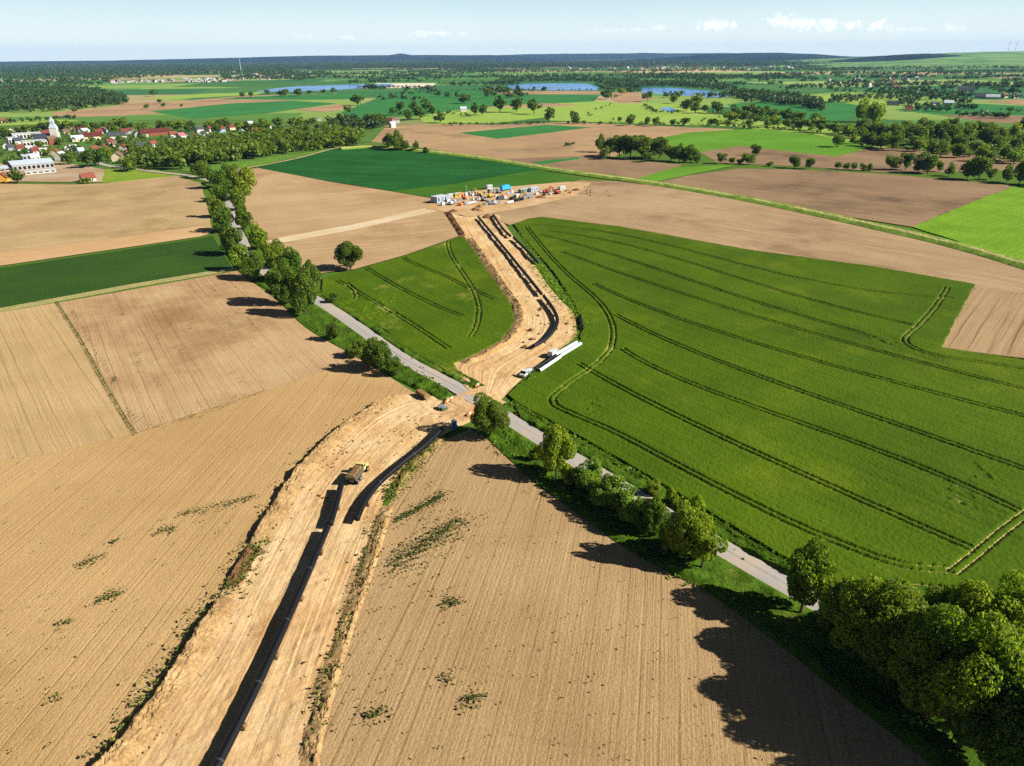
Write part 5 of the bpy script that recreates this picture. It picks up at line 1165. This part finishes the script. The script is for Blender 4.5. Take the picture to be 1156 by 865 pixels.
# ------------------------------------------------------------------ world, sun, camera
sc = bpy.context.scene
w = bpy.data.worlds.new('World'); sc.world = w; w.use_nodes = True; nt = w.node_tree; nt.nodes.clear()
class WN(NT):
    def __init__(s, t): s.t = t
T = WN(nt); out = T.n('ShaderNodeOutputWorld'); bg = T.n('ShaderNodeBackground')
sky = T.n('ShaderNodeTexSky', sky_type='NISHITA'); sky.sun_disc = False; sky.sun_elevation = SUN_EL
sdir = np.array([-math.cos(SUN_TO)*math.cos(SUN_EL), -math.sin(SUN_TO)*math.cos(SUN_EL), math.sin(SUN_EL)])   # towards the sun
sky.sun_rotation = math.atan2(sdir[0], sdir[1]); sky.altitude = 100; sky.air_density = 0.28; sky.dust_density = 0.3; sky.ozone_density = 1.0
vec = T.n('ShaderNodeTexCoord').outputs['Generated']; sp_ = T.n('ShaderNodeSeparateXYZ'); T.l(vec, sp_.inputs[0])
az = T.math('ARCTAN2', sp_.outputs[0], sp_.outputs[1]); el = T.math('ARCSINE', sp_.outputs[2])
cb = T.n('ShaderNodeCombineXYZ'); T.l(az, cb.inputs[0]); T.l(el, cb.inputs[1]); 
warp = T.noise(cb.outputs[0], 110.0, 6, 0.68)
mask = None
for x, y, sx, sy, k in [(345,41,16,4,.5),(480,38,20,4,.6),(500,38,14,4,.7),(522,38,10,3,.5),(700,34,50,3,.3),(745,32,14,4,.5),(808,28,26,8,.95),(882,22,22,7,.9),(903,26,26,9,.95),(934,28,20,8,1.0),(963,28,13,6,.8),(992,29,15,7,.9),(1076,32,14,5,.5),(395,42,14,3,.4),(1020,33,40,3,.25)]:
    d = ray(x, y); a0, e0 = math.atan2(d[0], d[1]), math.asin(d[2]/np.linalg.norm(d))
    dx = T.math('DIVIDE', T.math('SUBTRACT', az, a0), sx/F); dy = T.math('DIVIDE', T.math('SUBTRACT', el, e0), sy/F)
    r2 = T.math('ADD', T.math('MULTIPLY', dx, dx), T.math('MULTIPLY', dy, dy)); g_ = T.math('MULTIPLY', T.math('SUBTRACT', 1.0, r2), 1.0)
    g_ = T.math('MAXIMUM', T.math('ADD', g_, T.math('MULTIPLY', T.math('SUBTRACT', warp, .58), 4.0)), 0.0); g_ = T.math('MULTIPLY', T.step(g_, 0.0, 1.3), T.math('MULTIPLY', k, T.step(r2, 2.2, .6)))
    mask = g_ if mask is None else T.math('MAXIMUM', mask, g_)
SKY = 0.05
veil = T.math('MULTIPLY', T.step(el, math.radians(15), math.radians(1)), T.math('ADD', .86, T.math('MULTIPLY', T.noise(cb.outputs[0], 4.0, 4, .6), .2)))
skyc = T.mix(veil, sky.outputs[0], T.mix(T.step(el, math.radians(5.5), math.radians(0)), (5.9, 8.4, 9.0, 1), (9.6, 10.4, 9.8, 1)))
skyc = T.mix(T.math('MULTIPLY', mask, .75), skyc, (15, 15, 14.6, 1))
T.l(skyc, bg.inputs[0]); bg.inputs[1].default_value = SKY; T.l(bg.outputs[0], out.inputs[0])

sl = bpy.data.lights.new('sun', 'SUN'); sl.energy = 5.0; sl.angle = math.radians(.5); sl.color = (1.0, .95, .87)
so = bpy.data.objects.new('sun', sl); C.objects.link(so); so.rotation_euler = Vector(-sdir).to_track_quat('-Z', 'Y').to_euler(); so.location = (0, 0, 500)

cam = bpy.data.cameras.new('camera'); co = bpy.data.objects.new('camera', cam); C.objects.link(co)
cam.sensor_fit = 'HORIZONTAL'; cam.sensor_width = 36.0; cam.lens = 36.0*F/W; cam.clip_start = 1.0; cam.clip_end = 120000
c_, s_ = math.cos(ROLL), math.sin(ROLL); R0, U0 = Vector((1, 0, 0)), Vector((0, math.sin(PITCH), math.cos(PITCH))); FW = Vector((0, math.cos(PITCH), -math.sin(PITCH)))
rt, up_ = R0*c_ - U0*s_, R0*s_ + U0*c_
m = Matrix(((rt.x, up_.x, -FW.x, 0), (rt.y, up_.y, -FW.y, 0), (rt.z, up_.z, -FW.z, CAMH), (0, 0, 0, 1))); co.matrix_world = m
sc.camera = co
sc.view_settings.view_transform = 'Standard'; sc.view_settings.look = 'None'; sc.view_settings.gamma = 1.0; sc.view_settings.use_curve_mapping = False; sc.view_settings.exposure = 1.05
sc.render.engine = 'CYCLES'; sc.cycles.max_bounces = 6; sc.cycles.diffuse_bounces = 1; sc.cycles.transmission_bounces = 3; sc.cycles.volume_bounces = 0; sc.cycles.transparent_max_bounces = 8
sc.cycles.use_denoising = False; sc.cycles.denoiser = 'OPENIMAGEDENOISE'; sc.cycles.denoising_input_passes = 'RGB_ALBEDO_NORMAL'; sc.cycles.denoising_prefilter = 'ACCURATE'; sc.cycles.use_adaptive_sampling = False; sc.cycles.adaptive_threshold = 0.015
print('trees', TREES[0])
